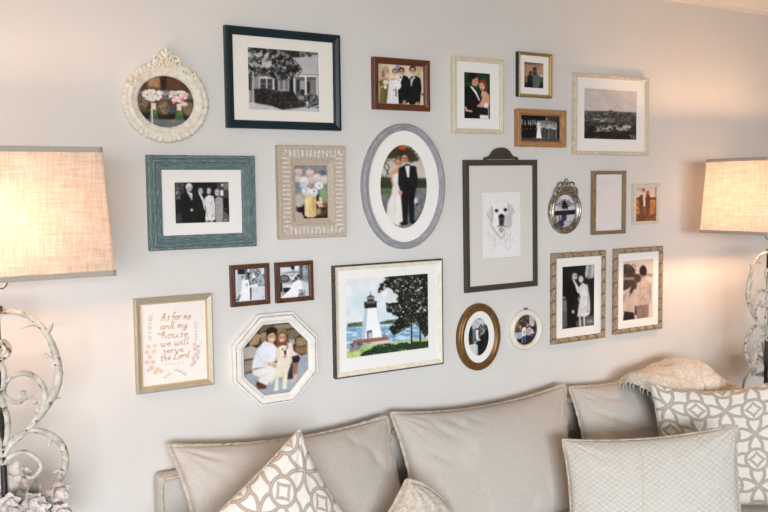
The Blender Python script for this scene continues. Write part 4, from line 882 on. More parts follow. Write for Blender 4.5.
# ================= 23 ornate medallion
def P_bouq():
    s = Pic([(25,35),(548,35),(548,478),(25,478)], 116, 98, (60,44,34))
    s.r(20,30,560,180,(84,56,38),10); s.p([(130,60),(240,50),(240,140),(130,140)],(170,128,92),26); s.p([(245,40),(300,40),(290,160),(250,150)],(50,32,24),12); s.p([(300,60),(420,60),(420,150),(300,150)],(96,64,44),30); s.n(10,8,4)
    s.p([(20,400),(560,400),(560,490),(20,490)],(104,110,108),18); s.r(20,360,560,405,(30,28,24),14)
    s.e(270,200,280,36,(150,146,142),soft=22); s.e(80,260,50,70,(130,112,94),soft=16); s.blob([(30,200),(560,200),(560,350),(30,350)],(96,78,60),12,.5,5); s.e(270,310,50,55,(150,126,96),soft=16); s.blob([(220,250),(330,250),(330,370),(220,370)],(80,62,46),18,.55,5); s.e(490,310,50,60,(120,104,82),soft=18); s.e(340,320,20,34,(60,84,110),soft=12)
    for x,c1_,c2_,c3_ in ((172,(238,226,216),(214,206,208),(246,238,230)),(402,(232,196,188),(228,120,108),(244,232,228))):
        for k in range(7): s.l([(x-2+k*3,300),(x-34+k*12,404)],7,(56,104,54) if k%2 else (96,144,84),3)
        s.p([(x-20,270),(x+26,270),(x+24,326),(x-18,326)],(236,214,192),6)
        rng=np.random.RandomState(int(x))
        for k in range(70):
            a=rng.rand()*6.28; q=rng.rand()**.5; fx=x+math.cos(a)*q*86; fy=214+math.sin(a)*q*50-10
            c=[c1_,c3_,c1_,c2_ if k%3==0 else c3_][k%4]; s.e(fx,fy,12,10,c,soft=7); s.l([(fx-6,fy+5),(fx+6,fy+6)],3,np.array(c)*.87,4,.6)
    s.l([(158,320),(160,440)],18,(200,206,206),6); s.e(450,270,34,20,(232,206,200),soft=10); s.e(356,262,16,12,(230,120,104),soft=6); s.e(436,236,16,14,(230,110,100),soft=6); s.e(352,416,16,10,(170,120,90),soft=8); return s
r=frame_root(.8425,1.8835,'ornate cream plaster medallion frame with two bridal bouquets, leftmost at the top')
b=MB()
sc=lambda u,k,e,v: (.0022*math.sin(2*PI*u/.0155) if k in (2,3) else (.0011*math.sin(2*PI*u/.006) if k in (8,9) else 0))
n_=240
def oring(mb,a,c,prof,mod,wob):
    P=[];UV=[];u=0;last=None
    for i in range(n_+1):
        t=2*PI*i/n_; row=[];ur=[]
        p0=(a*math.cos(t),c*math.sin(t)); u+= math.dist(p0,last) if last else 0; last=p0
        for k,(ins,pr) in enumerate(prof):
            wv=wob*abs(math.sin(t*19)) if k in (0,1,2) else 0
            row.append(((a-ins+wv)*math.cos(t),-(pr+mod(u,k,0,0)),(c-ins+wv)*math.sin(t))); ur.append((u,ins+pr))
        P.append(row);UV.append(ur)
    mb.grid(P,UV)
oring(b,.129,.119,[(0,0),(0,.010),(.003,.016),(.009,.019),(.0125,.0165),(.015,.0175),(.0215,.0215),(.0255,.0210),(.0275,.0185),(.0300,.0190),(.0330,.0165),(.0365,.0175),(.0400,.0135),(.0425,.0130),(.0435,.0060)],sc,.004)
b.build('frame',plaster_m,r)
b=MB(); rng=random.Random(5)
for i in range(-15,16):
    t=PI/2+i*.075; x=.123*math.cos(t); z=.114*math.sin(t); e=math.exp(-(i/4.2)**2)
    for q in range(2+int(e*2.6)):
        R3=Matrix.Rotation(-t+PI/2+rng.uniform(-.9,.9),3,'Y')
        b.ball((x*(.95+.05*q)+rng.uniform(-.004,.004),-.020-.002*rng.random(),z*(.93)+.0095*q*(.55+.6*e)+rng.uniform(-.002,.002)),.0082+.002*rng.random(),(.55,.55,1.0),7,5,R3)
b.ball((0,-.024,.149),.009,(.8,.6,1.3),8,6); b.ball((0,-.025,.134),.011,(1,.6,1),8,6); b.ball((-.011,-.023,.142),.007); b.ball((.011,-.023,.142),.007)
for sx in (-1,1):
    b.tube(catmull([(sx*.008,-.024,.120),(sx*.020,-.025,.132),(sx*.034,-.024,.131),(sx*.038,-.023,.122),(sx*.030,-.023,.117)]),.0034,6)
b.build('crest',plaster_m,r)
print_mesh(P_bouq(),.177,.154,.0065,r,keep=lambda x,z:(x/.0885)**2+(z/.0775)**2<1.08)

# ------------------------------------------------------------------ lamps and their tables
SC={
'A':[(0.003, 1.336), (0.025, 1.336), (0.047, 1.331), (0.074, 1.318), (0.1, 1.291), (0.12, 1.252), (0.131, 1.211), (0.134, 1.168), (0.123, 1.127), (0.098, 1.088), (0.072, 1.057), (0.044, 1.032), (0.016, 1.009), (0.002, 0.987)],
'At1':[(0.108, 1.274), (0.116, 1.282), (0.123, 1.293), (0.125, 1.301)],
'At2':[(0.103, 1.289), (0.087, 1.3), (0.071, 1.299), (0.05, 1.292)],
'At3':[(0.127, 1.190), (0.118, 1.209), (0.104, 1.227)],
'At4':[(0.093, 1.082), (0.107, 1.102), (0.121, 1.11), (0.138, 1.111)],
'B':[(0.095, 1.086), (0.101, 1.115), (0.099, 1.138), (0.086, 1.163), (0.064, 1.18), (0.04, 1.182), (0.018, 1.171), (0.007, 1.145), (0.016, 1.124), (0.038, 1.114), (0.052, 1.124), (0.05, 1.14)],
'B2':[(0.073, 1.06), (0.081, 1.083), (0.08, 1.103), (0.07, 1.12), (0.055, 1.119), (0.043, 1.109)],
'C':[(0.002, 0.985), (0.014, 1.014), (0.03, 1.029), (0.056, 1.039), (0.083, 1.036), (0.113, 1.019), (0.135, 0.992), (0.143, 0.96), (0.14, 0.931), (0.128, 0.907), (0.115, 0.886), (0.107, 0.87), (0.119, 0.855), (0.135, 0.836), (0.151, 0.81), (0.152, 0.775), (0.13, 0.745), (0.09, 0.735), (0.05, 0.74), (0.0, 0.75)],
'Ct1':[(0.109, 1.02), (0.109, 1.009), (0.104, 0.992)],
'Ct2':[(0.138, 0.926), (0.124, 0.928), (0.112, 0.925)],
'D':[(0.0, 0.968), (0.007, 0.976), (0.02, 0.985), (0.045, 0.989), (0.069, 0.975), (0.084, 0.953), (0.081, 0.936), (0.067, 0.923), (0.051, 0.925), (0.039, 0.938), (0.043, 0.95), (0.054, 0.945)],
'E':[(0.002, 1.262), (0.013, 1.263), (0.023, 1.25), (0.02, 1.234), (0.007, 1.225), (0.001, 1.238), (0.006, 1.248)],
'F':[(0.002, 1.216), (0.009, 1.191), (0.007, 1.157), (0.001, 1.134), (0.007, 1.104), (0.013, 1.073), (0.01, 1.035), (0.002, 1.002)]}
SR={'A':(.0052,.0085),'B':(.0062,.0042),'B2':(.0055,.003),'C':(.0055,.0072),'D':(.0056,.0038),'E':(.0062,.005),'F':(.0062,.0062)}
scroll_m = material('chippy_white_iron', (214,208,196), (176,170,156), scale=38, lo=.38, hi=.62, rough=.6, c3=(112,84,58), s3=75, lo3=.57, hi3=.66, bump=.35, bscale=160)
iron_m = material('black_iron', (26,24,24), (44,36,32), scale=40, rough=.5)
brass_m = material('aged_brass', (150,112,66), (110,78,44), scale=60, rough=.35, metal=.8)
petal_m = material('pale_petal_tin', (226,214,208), (204,190,184), scale=30, rough=.6, c3=(140,118,104), s3=60, lo3=.6, hi3=.72)
leaf_m = material('grey_green_leaf_tin', (150,154,146), (120,118,106), scale=40, rough=.6)
# linen shade: light passes through the cloth
linen = bpy.data.materials.new('linen_shade'); linen.use_nodes=True
nt=linen.node_tree; N=nt.nodes; K=nt.links; N.remove(N['Principled BSDF']); out=N['Material Output']
tc=N.new('ShaderNodeTexCoord')
def wv(st,sc,det=2):
    mp=N.new('ShaderNodeMapping'); mp.inputs['Scale'].default_value=st; K.new(tc.outputs['Object'],mp.inputs[0])
    n=N.new('ShaderNodeTexNoise'); n.inputs['Scale'].default_value=sc; n.inputs['Detail'].default_value=det; K.new(mp.outputs[0],n.inputs['Vector']); return n.outputs[0]
def mth(op,a,b_):
    m=N.new('ShaderNodeMath'); m.operation=op
    for i,q in enumerate((a,b_)):
        if isinstance(q,(int,float)): m.inputs[i].default_value=q
        else: K.new(q,m.inputs[i])
    return m.outputs[0]
a1=wv((.6,.6,9),40); a2=wv((9,9,.6),40); a3=wv((1,1,1),28,4); a4=wv((.25,.25,5),30); a5=wv((5,5,.25),30)
w_=mth('ADD',mth('ADD',mth('MULTIPLY',a1,.26),mth('MULTIPLY',a2,.26)),mth('ADD',mth('MULTIPLY',a3,.16),mth('ADD',mth('MULTIPLY',a4,.16),mth('MULTIPLY',a5,.16))))
mr=N.new('ShaderNodeMapRange'); mr.inputs[1].default_value=.34; mr.inputs[2].default_value=.59; K.new(w_,mr.inputs[0])
def cmix(c1,c2):
    x=N.new('ShaderNodeMix'); x.data_type='RGBA'; K.new(mr.outputs[0],x.inputs[0]); x.inputs[6].default_value=L4(c1); x.inputs[7].default_value=L4(c2); return x.outputs[2]
df=N.new('ShaderNodeBsdfDiffuse'); tl=N.new('ShaderNodeBsdfTranslucent'); mx=N.new('ShaderNodeMixShader'); mx.inputs[0].default_value=.5
K.new(cmix((196,176,154),(238,226,210)),df.inputs[0]); K.new(cmix((138,124,114),(172,170,174)),tl.inputs[0])
K.new(df.outputs[0],mx.inputs[1]); K.new(tl.outputs[0],mx.inputs[2]); K.new(mx.outputs[0],out.inputs[0])
tape_m = material('taupe_shade_tape', (178,168,156), (158,148,136), scale=200, rough=.8, stretch=(1,1,5), bump=.3, bscale=900)
def bulb_mat(name,power,c):
    m=bpy.data.materials.new(name); m.use_nodes=True; b_=m.node_tree.nodes['Principled BSDF']
    b_.inputs['Emission Color'].default_value=(*c,1); b_.inputs['Emission Strength'].default_value=power; return m
TABLE_Z=.62
def rrect(hw,hd,rad,n=5):
    P=[]
    for cx,cy,a0 in ((hw-rad,hd-rad,0),(-hw+rad,hd-rad,90),(-hw+rad,-hd+rad,180),(hw-rad,-hd+rad,270)):
        for k in range(n+1):
            a=math.radians(a0+90*k/n); P.append((cx+rad*math.cos(a),cy+rad*math.sin(a)))
    return P
def make_lamp(x,y,label,bulb_m):
    root=empty('table_lamp',(x,y,TABLE_Z)); tag(root,label,'lamp','pair of scrollwork table lamps'); T=TABLE_Z
    b=MB()
    for p0,z0,z1 in ((.085,0,.022),(.065,.022,.04)): b.box(-p0,p0,-p0*.75,p0*.75,z0,z1,bev=.006)
    b.ball((0,0,.055),.03,(1,1,.8),12,8); b.build('base',scroll_m,root)
    MB().tube([(0,.004,.04),(0,.004,1.345-T)],.0075,10).build('pole',iron_m,root)
    for s in (1,-1):
        for k in 'ABCDEF':
            P=[(s*px,0,pz-T) for px,pz in SC[k]]; C_=catmull(P,6); n=len(C_); r0,r1=SR[k]
            rad=[]
            for i in range(n):
                t=i/(n-1); q=r0+(r1-r0)*t
                if k=='A': q=.0048+.0042*math.exp(-((t-.58)/.22)**2)
                if k=='C': q=.0046+.0026*math.exp(-((t-.35)/.18)**2)
                if k in ('B','D') and t>.96: q*=1.35
                rad.append(1.2*q*(1+.06*math.sin(i*1.7)))
            b=MB().tube(C_,rad,8,flat=.8)
            for kk in SC:
                if kk[0]==k and len(kk)==3:
                    Q=catmull([(s*px,-.001,pz-T) for px,pz in SC[kk]],5); m=len(Q)
                    b.tube(Q,[.0074*(1-i/(m-1))**.7+.0006 for i in range(m)],7,flat=.7)
            if k=='B': b.tube(catmull([(s*px,0,pz-T) for px,pz in SC['B2']],5),[.0052-.0022*i/25 for i in range(26)],7)
            b.build('scroll',scroll_m,root)
    b=MB().tube([(0,0,1.335-T),(0,0,1.35-T)],.014,12); b.ball((0,0,1.342-T),.016,(1,1,.6)); b.tube([(0,0,1.35-T),(0,0,1.455-T)],.0055,8); b.build('neck',brass_m,root)
    b=MB(); lo=1.400-T
    hp=catmull([(.006,0,1.392-T),(.020,0,1.394-T),(.030,0,1.415-T),(.058,0,1.50-T),(.058,0,1.60-T),(.03,0,1.675-T),(0,0,1.69-T),(-.03,0,1.675-T),(-.058,0,1.60-T),(-.058,0,1.50-T),(-.030,0,1.415-T),(-.020,0,1.394-T),(-.006,0,1.392-T)],5)
    b.tube(hp,.002,6); b.build('harp',brass_m,root)
    MB().tube([(0,0,1.44-T),(0,0,1.505-T)],.017,12).build('socket',brass_m,root)
    MB().ball((0,0,1.555-T),.030,(1,1,1.25),16,12).build('bulb',bulb_m,root)
    MB().tube([(0,0,1.688-T),(0,0,1.705-T)],.006,8).ball((0,0,1.735-T),.012,(1,1,1.2)).tube([(0,0,1.70-T),(0,0,1.73-T)],.003,6).build('finial',brass_m,root)
    # shade: tapered rectangle of cloth
    ht=(.224,.148); hb=(.242,.163); zt,zb=1.722-T,1.422-T
    A=rrect(*hb,.014); B=rrect(*ht,.014); A.append(A[0]); B.append(B[0])
    b=MB(); rows=[]
    for k in range(9):
        t=k/8; rows.append([(a[0]*(1-t)+c[0]*t,a[1]*(1-t)+c[1]*t,zb*(1-t)+zt*t) for a,c in zip(A,B)])
    b.grid([list(q) for q in zip(*rows)])
    sh=b.build('shade',linen,root)
    for (hw,hd),z0,z1 in ((ht,zt-.012,zt+.001),(hb,zb-.001,zb+.012)):
        O=rrect(hw+.0025,hd+.0025,.016); I=rrect(hw-.002,hd-.002,.013); O.append(O[0]); I.append(I[0])
        b=MB(); P=[[(o[0],o[1],z0),(o[0],o[1],z1),(i[0],i[1],z1),(i[0],i[1],z0),(o[0],o[1],z0)] for o,i in zip(O,I)]
        b.grid(P,smooth=False); b.build('shade_tape',tape_m,sh)
    b=MB()
    for q in ((ht[0],0),(-ht[0],0),(0,ht[1]),(0,-ht[1])): b.tube([(0,0,1.69-T),(q[0]*.99,q[1]*.99,zt-.004)],.0016,6)
    b.build('shade_spider',brass_m,root)
    # tin flowers at the foot of the scrolls
    rng=random.Random(11)
    for i in range(20):
        a=i*2.4; q=.018+.066*(i/20)**.6; fx=.050+q*math.cos(a)*1.15; fz=.775-T+ .110*rng.random()+ (.060-abs(fx-.03)*.6); fy=-.022-.030*rng.random()
        if i%2: fy=-fy
        b=MB(); c=Vector((fx,fy,fz))
        for ringi,(np_,rr,tilt) in enumerate(((5,.027,.35),(4,.017,.8))):
            for k in range(np_):
                ph=2*PI*k/np_+ringi*.5+i
                d=Vector((math.cos(ph),0,math.sin(ph))); nrm=Vector((0,-1 if fy<0 else 1,0))
                pc=c+d*rr*.55+nrm*.004*(ringi+1)
                rows=[]
                for u in range(5):
                    tt=u/4; wd=math.sin(PI*min(1,tt*.85+.12))*rr*.42; base=c+d*rr*tt+nrm*(.012*tilt*tt*tt*(1+ringi)+.003*ringi)
                    side=d.cross(nrm)
                    rows.append([base-side*wd+nrm*.003,base-side*wd*.5,base,base+side*wd*.5,base+side*wd+nrm*.003])
                b.grid(rows); b.grid([[p-nrm*.0012 for p in r_] for r_ in rows])
        b.ball(c+nrm*.006,.005,(1,1,1),7,5); b.build('flower',petal_m,root)
    for i in range(12):
        a=i*PI/6+.2; b=MB(); d=Vector((math.cos(a),(-.35 if i%2 else .35),math.sin(a)*.8)).normalized(); c=Vector((.045+d.x*.035,d.y*.03,.835-T+d.z*.03)); side=d.cross(Vector((0,1,0))).normalized()
        rows=[]
        for u in range(6):
            tt=u/5; wd=math.sin(PI*min(1,tt*.9+.06))*.012; base=c+d*.055*tt+Vector((0,-.012*math.sin(tt*3),0))
            rows.append([base-side*wd,base+Vector((0,.003,0)),base+side*wd])
        b.grid(rows); b.grid([[p+Vector((0,.0012,0)) for p in r_] for r_ in rows]); b.build('leaf',leaf_m,root)
    return root
table_m = material('dark_walnut_table', (78,54,40), (58,38,28), scale=8, rough=.35, stretch=(1,8,1))
def make_table(x,y,label):
    root=empty('side_table',(x,y,0)); tag(root,label,'table','side tables at the sofa ends')
    MB().box(-.18,.18,-.24,.24,.59,.62,bev=.004).build('tabletop',table_m,root)
    MB().box(-.165,.165,-.225,.225,.53,.59).build('apron',table_m,root)
    MB().box(-.165,.165,-.225,.225,.16,.18,bev=.003).build('shelf',table_m,root)
    for sx in (-1,1):
        for sy in (-1,1): MB().box(sx*.16-.018,sx*.16+.018,sy*.22-.018,sy*.22+.018,0,.59,bev=.003).build('leg',table_m,root)
    return root
make_table(.305,-.35,'dark wooden side table under the lamp at the left end of the sofa')
make_table(3.335,-.35,'dark wooden side table under the lamp at the right end of the sofa')
make_lamp(.305,-.35,'table lamp at left with rectangular linen shade and white scrolled iron stem',bulb_mat('lit_bulb_soft',BULB,(1,.56,.29)))
make_lamp(3.262,-.35,'table lamp at right beyond the sofa, lit linen shade and peeling iron scrolls',bulb_mat('lit_bulb_bright',BULB2,(1,.57,.30)))

# ------------------------------------------------------------------ sofa
sofa_m = material('oatmeal_linen', (203,197,189), (194,187,178), scale=220, rough=.9, spec=.15, bump=.35, bscale=1400, c3=(208,202,194), s3=6)
edge_m = material('oatmeal_linen_fold', (188,176,162), (204,196,184), scale=60, rough=.9, spec=.15, bump=.3, bscale=900)
cord_m = material('natural_flange', (205,197,184), (180,166,148), scale=70, rough=.9, spec=.1, bump=.3, bscale=900)
thr_m = material('cream_knit', (238,230,218), (222,211,196), scale=90, rough=.95, spec=.1, bump=.5, bscale=260)
dark_m = material('dark_sofa_foot', (60,44,34), rough=.5)
root=empty('sofa',(1.87,-.5,0)); tag(root,'long oatmeal linen sofa against the gallery wall','sofa')
def sb(name,x0,x1,y0,y1,z0,z1,bev,m=sofa_m,par=root):
    return MB().box(x0-1.87,x1-1.87,y0+.5,y1+.5,z0,z1,bev=bev,seg=4).build(name,m,par)
sb('base',.61,3.14,-.98,-.03,.10,.29,.02)
bk=sb('backrest',.760,3.06,-.095,-.028,.27,.776,.018)
b=MB().tube([(x-1.87,-.097+.5,z) for x,z in [(.766,.30),(.766,.755),(.778,.770),(1.2,.772),(2.4,.772),(3.05,.770)]],.005,6); b.build('welt',edge_m,bk)
sb('armrest',.60,.728,-.98,-.028,.27,.615,.04); sb('armrest',3.03,3.145,-.98,-.028,.27,.615,.04)
for x in (.66,3.02):
    for y in (-.92,-.10): sb('foot',x-.03,x+.03,y-.03,y+.03,0,.105,.006,dark_m)

def cushion(name,label,cat,TL,TR,BR,BL,thick,bow,m,group=None,nu=80,nv=60,wr=.004,seed=1,pw=.42,flange=.011,fm=None,
            twist=.035,colfn=None,matname=None,plump=1,back=.6,flip=False,fname='flange',crease=None,disp=None,foff=0):
    TL,TR,BR,BL=[Vector(p) for p in (TL,TR,BR,BL)]
    cen=(TL+TR+BR+BL)/4; loc=Vector((cen.x,cen.y,min(p.z for p in (TL,TR,BR,BL))))
    root=empty(name,loc); tag(root,label,cat,group)
    ex=((TR-TL)+(BR-BL))/2; ez=((TL-BL)+(TR-BR))/2; W=ex.length; H=ez.length
    nrm=ex.cross(ez).normalized()
    if nrm.y>0: nrm=-nrm
    bt,br,bb,bl=bow
    def P(s,t):   # t=0 top
        p=(TL*(1-s)+TR*s)*(1-t)+(BL*(1-s)+BR*s)*t
        q=4*s*(1-s); qt=4*t*(1-t)
        p=p-ez.normalized()*(bt*q*(1-t)**1.5)+ez.normalized()*(bb*q*t**1.5)-ex.normalized()*(br*qt*s**1.5)+ex.normalized()*(bl*qt*(1-s)**1.5)
        return p
    def thk(s,t):
        g=max(0,1-(2*s-1)**2); k=max(0,1-(2*t-1)**2)
        return (g**pw)*(k**pw)
    def wrk(s,t):
        d=0
        for i,(cs,ct) in enumerate(((0,0),(1,0),(1,1),(0,1))):
            dx=(s-cs)*W; dz=(t-ct)*H; r_=math.hypot(dx,dz)+1e-6; a=math.atan2(dz,dx)
            d+=math.sin(a*17+i*2+seed+r_*6)*math.exp(-r_/.085)*min(1,r_/.03)
        e=min(t*H,.2); d+=.55*mn.noise(Vector((s*W*26+seed,seed*3.1,t*2)))*math.exp(-e/.07)
        e=min(s,1-s)*W; d+=.5*mn.noise(Vector((seed*2.7,t*H*24,s*3+seed)))*math.exp(-e/.06)
        d+=.6*mn.noise(Vector((s*W*5+seed*7,t*H*5,seed)))
        if crease:
            for (x0,y0,x1,y1,amp,wd) in crease:
                ax,ay=s*W-x0*W,t*H-y0*H; exx,eyy=(x1-x0)*W,(y1-y0)*H; l2=exx*exx+eyy*eyy; q=max(0,min(1,(ax*exx+ay*eyy)/l2))
                dd=math.hypot(ax-exx*q,ay-eyy*q); d+=-amp*math.exp(-(dd/wd)**2)*math.sin(PI*min(1,max(.02,q*.96+.02)))
        return d
    rowsF=[];rowsB=[];UV=[];cols=[]
    for j in range(nv+1):
        # denser near edges
        t=.5-.5*math.cos(PI*j/nv); t=t*.5+.5*j/nv; rf=[];rb=[];uu=[]
        for i in range(nu+1):
            s=.5-.5*math.cos(PI*i/nu); s=s*.5+.5*i/nu
            p=P(s,t); h=thk(s,t); w=wrk(s,t)*wr*min(1,h*1.5)
            dz=disp(s*W,t*H)*min(1,h*2) if disp else 0
            rf.append(p+nrm*(thick*.5*h*plump+w+dz)-loc); rb.append(p-nrm*(thick*.5*h*back)-loc); uu.append((s*W,t*H))
            if colfn: cols.append((s*W,t*H))
        rowsF.append(rf);rowsB.append(rb);UV.append(uu)
    mb=MB(); mb.grid(rowsF,UV); nF=len(mb.v); mb.grid(rowsB,UV,flip=True)
    if colfn:
        me=bpy.data.meshes.new('cover'); me.from_pydata(mb.v,[],mb.f); me.polygons.foreach_set('use_smooth',[True]*len(mb.f))
        at=me.color_attributes.new('ink','FLOAT_COLOR','POINT')
        A=np.array(cols); C=colfn(A[:,0],A[:,1],W,H); C=np.concatenate([C,C]); c4=np.ones((len(C),4)); c4[:,:3]=lin(np.clip(C,0,255))
        at.data.foreach_set('color',c4.reshape(-1).astype(np.float32))
        bm=bmesh.new(); bm.from_mesh(me); bmesh.ops.remove_doubles(bm,verts=bm.verts,dist=1e-6); bm.to_mesh(me); bm.free()
        me.materials.append(m); cv=bpy.data.objects.new('cover',me); col.objects.link(cv); cv.parent=root
    else: mb.build('cover',m,root)
    if flange:
        loop=[]; n=110
        for i in range(n): loop.append((i/n,0))
        for i in range(int(n*H/W)): loop.append((1,i/int(n*H/W)))
        for i in range(n): loop.append((1-i/n,1))
        for i in range(int(n*H/W)): loop.append((0,1-i/int(n*H/W)))
        pts=[P(*q) for q in loop]; k=len(pts); rings=[]; L=0
        for i in range(k+1):
            p=pts[i%k]; a=pts[(i-1)%k]; c=pts[(i+1)%k]; tg=(c-a).normalized(); od=tg.cross(nrm).normalized()
            if (p+od*.01-cen).length<(p-od*.01-cen).length: od=-od
            if i: L+=(p-pts[i-1]).length
            ang=(2*PI*L/twist + 5.0*mn.noise(Vector((L*7,seed,0)))) if twist else 0
            am=.16+.5*mn.noise(Vector((L*14,seed,5)))
            tip=od*flange*(1+.15*mn.noise(Vector((L*40,0,seed))))+nrm*(flange*am*math.sin(ang)+foff)
            th=nrm*.0022
            rings.append([p-od*.004+th-loc,p+tip*.55+th-loc,p+tip+th*.6-loc,p+tip-th*.6-loc,p+tip*.55-th-loc,p-od*.004-th-loc,p-od*.004+th-loc])
        MB().grid(rings).build(fname,fm or edge_m,root)
    return root
G1='loose back cushions of the sofa'
cushion('back_cushion','oatmeal back cushion at the left end of the sofa, below the scripture and octagon frames','cushion',(.796,-.10,.866),(1.545,-.10,.842),(1.475,-.37,.475),(.80,-.37,.475),.17,(.034,.012,.0,.025),sofa_m,G1,seed=2,wr=.0065,
        crease=[(.0,.0,.16,.12,1.2,.01),(.80,.1,.93,.45,.8,.014),(.74,.02,.80,.22,.9,.012),(.9,.2,.84,.5,.6,.02)])
cushion('back_cushion','widest back cushion, middle of the sofa, below the lighthouse picture','cushion',(1.570,-.10,.850),(2.360,-.10,.847),(2.175,-.36,.48),(1.51,-.36,.475),.18,(.036,.02,.0,.02),sofa_m,G1,seed=5,wr=.006,
        crease=[(.12,.05,.24,.3,.9,.012),(.2,.04,.36,.28,.8,.014),(.3,.03,.42,.2,.6,.012),(.05,.3,.2,.5,.7,.012)])
cushion('back_cushion','rumpled back cushion at the right end of the sofa beneath the knitted throw','cushion',(2.381,-.11,.836),(3.06,-.10,.845),(2.97,-.37,.475),(2.26,-.36,.475),.16,(.026,.012,.0,.02),sofa_m,G1,seed=9,wr=.0075,
        crease=[(.03,.22,.35,.5,1.3,.012),(.05,.38,.3,.62,1.1,.012),(.02,.1,.3,.2,.8,.012),(.1,.55,.4,.7,.8,.014)])
G2='seat cushions of the sofa'
for x0,x1,lb in ((.76,1.51,'linen seat cushion at the left end of the sofa under the patterned pillow'),(1.515,2.265,'linen seat cushion in the middle of the sofa'),(2.27,3.025,'linen seat cushion at the right end of the sofa under the textured pillow')):
    o=MB().box(-(x1-x0)/2,(x1-x0)/2,-.36,.36,0,.16,bev=.035,seg=5).build('seat_cushion',sofa_m); o.location=((x0+x1)/2,-.60+.06,.292); tag(o,lb,'cushion',G2)
    o.scale=(1,.98,1)

# ---- patterned pillows
def lattice(sc,ang,ox,oy,bg=(232,229,223),tp=(172,155,138)):
    def fn(x,y,W,H):
        ca,sa=math.cos(ang),math.sin(ang); X=((x-W/2)*ca+(y-H/2)*sa)/sc+ox; Y=(-(x-W/2)*sa+(y-H/2)*ca)/sc+oy
        w=.055; best=np.full(X.shape,9.); 
        A=.24
        for s_ in (1,-1):
            for U,V in ((X,Y),(Y,X)):
                # ribbon pairs that braid around every lattice line
                q=U-np.round(U); f=A*s_*np.sin(PI*V)*(1+.0*V); sl=A*PI*np.cos(PI*V)
                best=np.minimum(best,np.abs(q-f)/np.sqrt(1+sl**2))
        rx=X-np.round(X); ry=Y-np.round(Y); par=(np.round(X)+np.round(Y))%2; rr=np.hypot(rx,ry)
        ring_=np.abs(rr-.41); ins=(par==0)
        inner=np.abs((np.abs(rx)**.8+np.abs(ry)**.8)**(1/.8)-.29)*.8
        best=np.where(ins&(rr<.40),np.minimum(best+.2,inner),best)
        best=np.where(ins,np.minimum(best,ring_),best)
        m=np.clip((w-best)/.02+.5,0,1); c_=np.clip((.016-best)/.014+.5,0,1)*.45
        m=m*(1-c_)
        n_=vnoise(x,y,160,4)*6-3
        return np.array(bg)[None]*(1-m[:,None])+np.array(tp)[None]*m[:,None]+n_[:,None]
    return fn
pat_m=painted('printed_cotton',rough=.9,spec=.1,bump=.15,bscale=1200)
def scallop(x,y,W,H):
    cw,ch=.0250,.0185; wx=x+.006*(vnoise(x,y,45,3)-.5); wy=y+.006*(vnoise(x,y,42,8)-.5)
    fx=wx/cw-np.round(wx/cw); fy=wy/ch-np.round(wy/ch); d1=np.abs(fx)+np.abs(fy); d1=np.where(d1>.5,1-d1,d1)   # diamonds in offset rows
    v=vnoise(x,y,30,6); k=vnoise(x,y,110,2)
    m=np.clip((.045-np.abs(d1-.47))/.05+.5,0,1)*(.5+.5*v)+np.clip((.035-np.abs(d1-.22))/.05+.5,0,1)*.45*(k>.35)
    seam=np.exp(-((x-W*.42-.006*np.sin(y*18))/.0022)**2)
    m=np.clip(m+seam*.35,0,1)*.85
    return np.array((214,209,200))[None]*(1-m[:,None])+np.array((176,169,155))[None]*m[:,None]
def scdisp(x,y): return .0008*math.sin(x*210)*math.sin(y*280)
G3='printed lattice throw pillows'
cushion('throw_pillow','off-white throw pillow with taupe interlaced rings at the left end of the sofa','pillow',(.668,-.495,.716),(1.062,-.42,.952),(1.22,-.53,.63),(.84,-.60,.48),.13,(.010,.028,.0,.015),pat_m,G3,nu=230,nv=190,wr=.004,seed=12,
        flange=.003,twist=0,fm=cord_m,colfn=lattice(.092,.05,.25,.1),fname='seam')
cushion('throw_pillow','off-white throw pillow with taupe interlaced rings standing in the right corner of the sofa','pillow',(2.565,-.345,.875),(2.985,-.70,.945),(2.93,-.80,.475),(2.52,-.455,.455),.15,(.058,.02,.0,.012),pat_m,G3,nu=230,nv=200,wr=.004,seed=17,
        flange=.003,twist=0,fm=cord_m,colfn=lattice(.100,.03,.35,.42),fname='seam')
cushion('throw_pillow','pale grey-green quilted throw pillow leaning in front of the ring-patterned one','pillow',(2.047,-.425,.760),(2.492,-.775,.820),(2.425,-.87,.458),(1.985,-.53,.456),.15,(.020,.016,.0,.012),painted('quilted_cotton',rough=.9,spec=.1,bump=.3,bscale=900),None,nu=220,nv=170,wr=.005,seed=21,
        flange=.006,twist=.05,fm=cord_m,colfn=scallop,fname='flange',crease=[(.42,.0,.44,.9,.7,.008)])
small_m=material('slubby_cream_cotton',(210,202,189),(190,179,162),scale=70,lo=.4,hi=.62,rough=.95,spec=.1,stretch=(1,1,2.2),bump=.6,bscale=160,c3=(220,213,202),s3=120,lo3=.5,hi3=.6)
cushion('throw_pillow','small nubby cream throw pillow with one corner up between two back cushions','pillow',(1.395,-.46,.748),(1.535,-.51,.600),(1.33,-.56,.462),(1.185,-.52,.585),.12,(-.030,.0,.0,.010),small_m,None,nu=60,nv=60,wr=.004,seed=31,
        flange=.012,twist=.12,fm=cord_m)

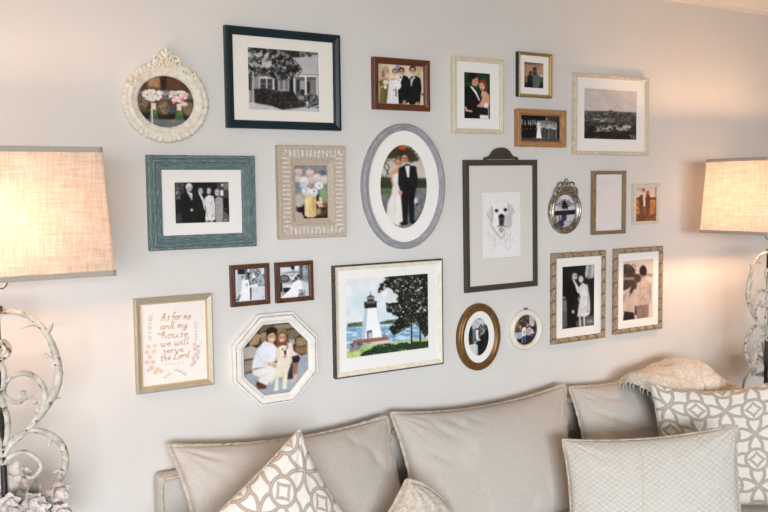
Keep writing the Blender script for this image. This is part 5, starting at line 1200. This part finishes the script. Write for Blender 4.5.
# ---- knitted throw over the corner
root=empty('throw_blanket',(2.88,-.24,.62)); tag(root,'cream knitted throw draped over the right corner of the sofa','blanket')
KX=[2.58,2.625,2.67,2.77,2.87,2.95,3.03,3.09,3.14,3.19]; KZ=[.840,.878,.890,.907,.915,.898,.848,.790,.735,.64]
def topz(x):
    if x<=KX[0]: return KZ[0]
    for i in range(len(KX)-1):
        if x<=KX[i+1]:
            t=(x-KX[i])/(KX[i+1]-KX[i]); t_=t*t*(3-2*t)*.5+t*.5; return KZ[i]*(1-t_)+KZ[i+1]*t_
    return KZ[-1]
rows=[];nx_,nt_=110,90
for i in range(nx_+1):
    x=2.59+(3.145-2.59)*i/nx_; tz=topz(x); row=[]
    for j in range(nt_+1):
        t=j/nt_; a=(t-.42)*2   # front .. top .. back
        if a<0: y=-.25-.16*math.sin(min(1,-a*1.6)*PI/2)-.0*a; z=tz-.27*max(0,-a)**1.6
        else: y=-.25+.17*math.sin(min(1,a*1.5)*PI/2); z=tz-.26*max(0,a)**1.7
        xs=x+.03*a
        fold=math.sin((xs*1.0-z*.75)*62)*.013*min(1,abs(a)*2+.35)+math.sin((xs-z*.6)*27+1)*.012
        kn=+.0042*math.sin(xs*330+math.sin(t*60)*.6)*math.sin(t*150)+.009*mn.noise(Vector((xs*26,y*26,z*26)))
        d=Vector((.15,-abs(math.cos(a*1.4))*(1 if a<0 else -.6),.5)).normalized()
        row.append(Vector((xs,y,z))+d*(fold+kn)-root.location)
    rows.append(row)
mb=MB(); mb.grid(rows); inn=[[p+Vector((0,(.004 if j<nt_*.42 else -.004),-.005)) for j,p in enumerate(r_)] for r_ in rows]; mb.grid(inn,flip=True)
mb.build('knit',thr_m,root)
mb=MB(); rng=random.Random(2)
for e in (rows[0],):
    for j in range(0,nt_,2):
        p=e[j]; mb.tube([p,p+Vector((-.010,-.004+rng.uniform(-.003,.003),-.010)),p+Vector((-.014+rng.uniform(-.006,.004),-.008,-.024))],[.0018,.0015,.0008],5)
mb.build('fringe',thr_m,root)

# ------------------------------------------------------------------ daylight through the windows
def window_light(name,loc,rot,sx,sy,power,color):
    l=bpy.data.lights.new(name,'AREA'); l.shape='RECTANGLE'; l.size=sx; l.size_y=sy; l.energy=power; l.color=color
    o=bpy.data.objects.new(name,l); col.objects.link(o); o.location=loc; o.rotation_euler=rot; return o
window_light('window_daylight',(X0-.25,(WL[0]+WL[1])/2,1.1),(0,-PI/2,0),1.7,2.6,WIN1,(.79,.90,1.0))
window_light('window_daylight',(-1.5,-7.0,1.93),(math.radians(88),0,math.radians(-14)),3.0,1.2,WIN2,(.87,.935,1.0))
w=bpy.data.worlds.new('sky'); scn.world=w; w.use_nodes=True
w.node_tree.nodes['Background'].inputs[0].default_value=(.62,.74,.95,1); w.node_tree.nodes['Background'].inputs[1].default_value=.5
vs=scn.view_settings; vs.view_transform='Standard'; vs.look='None'; vs.gamma=1; vs.use_curve_mapping=False; vs.exposure=EXPO
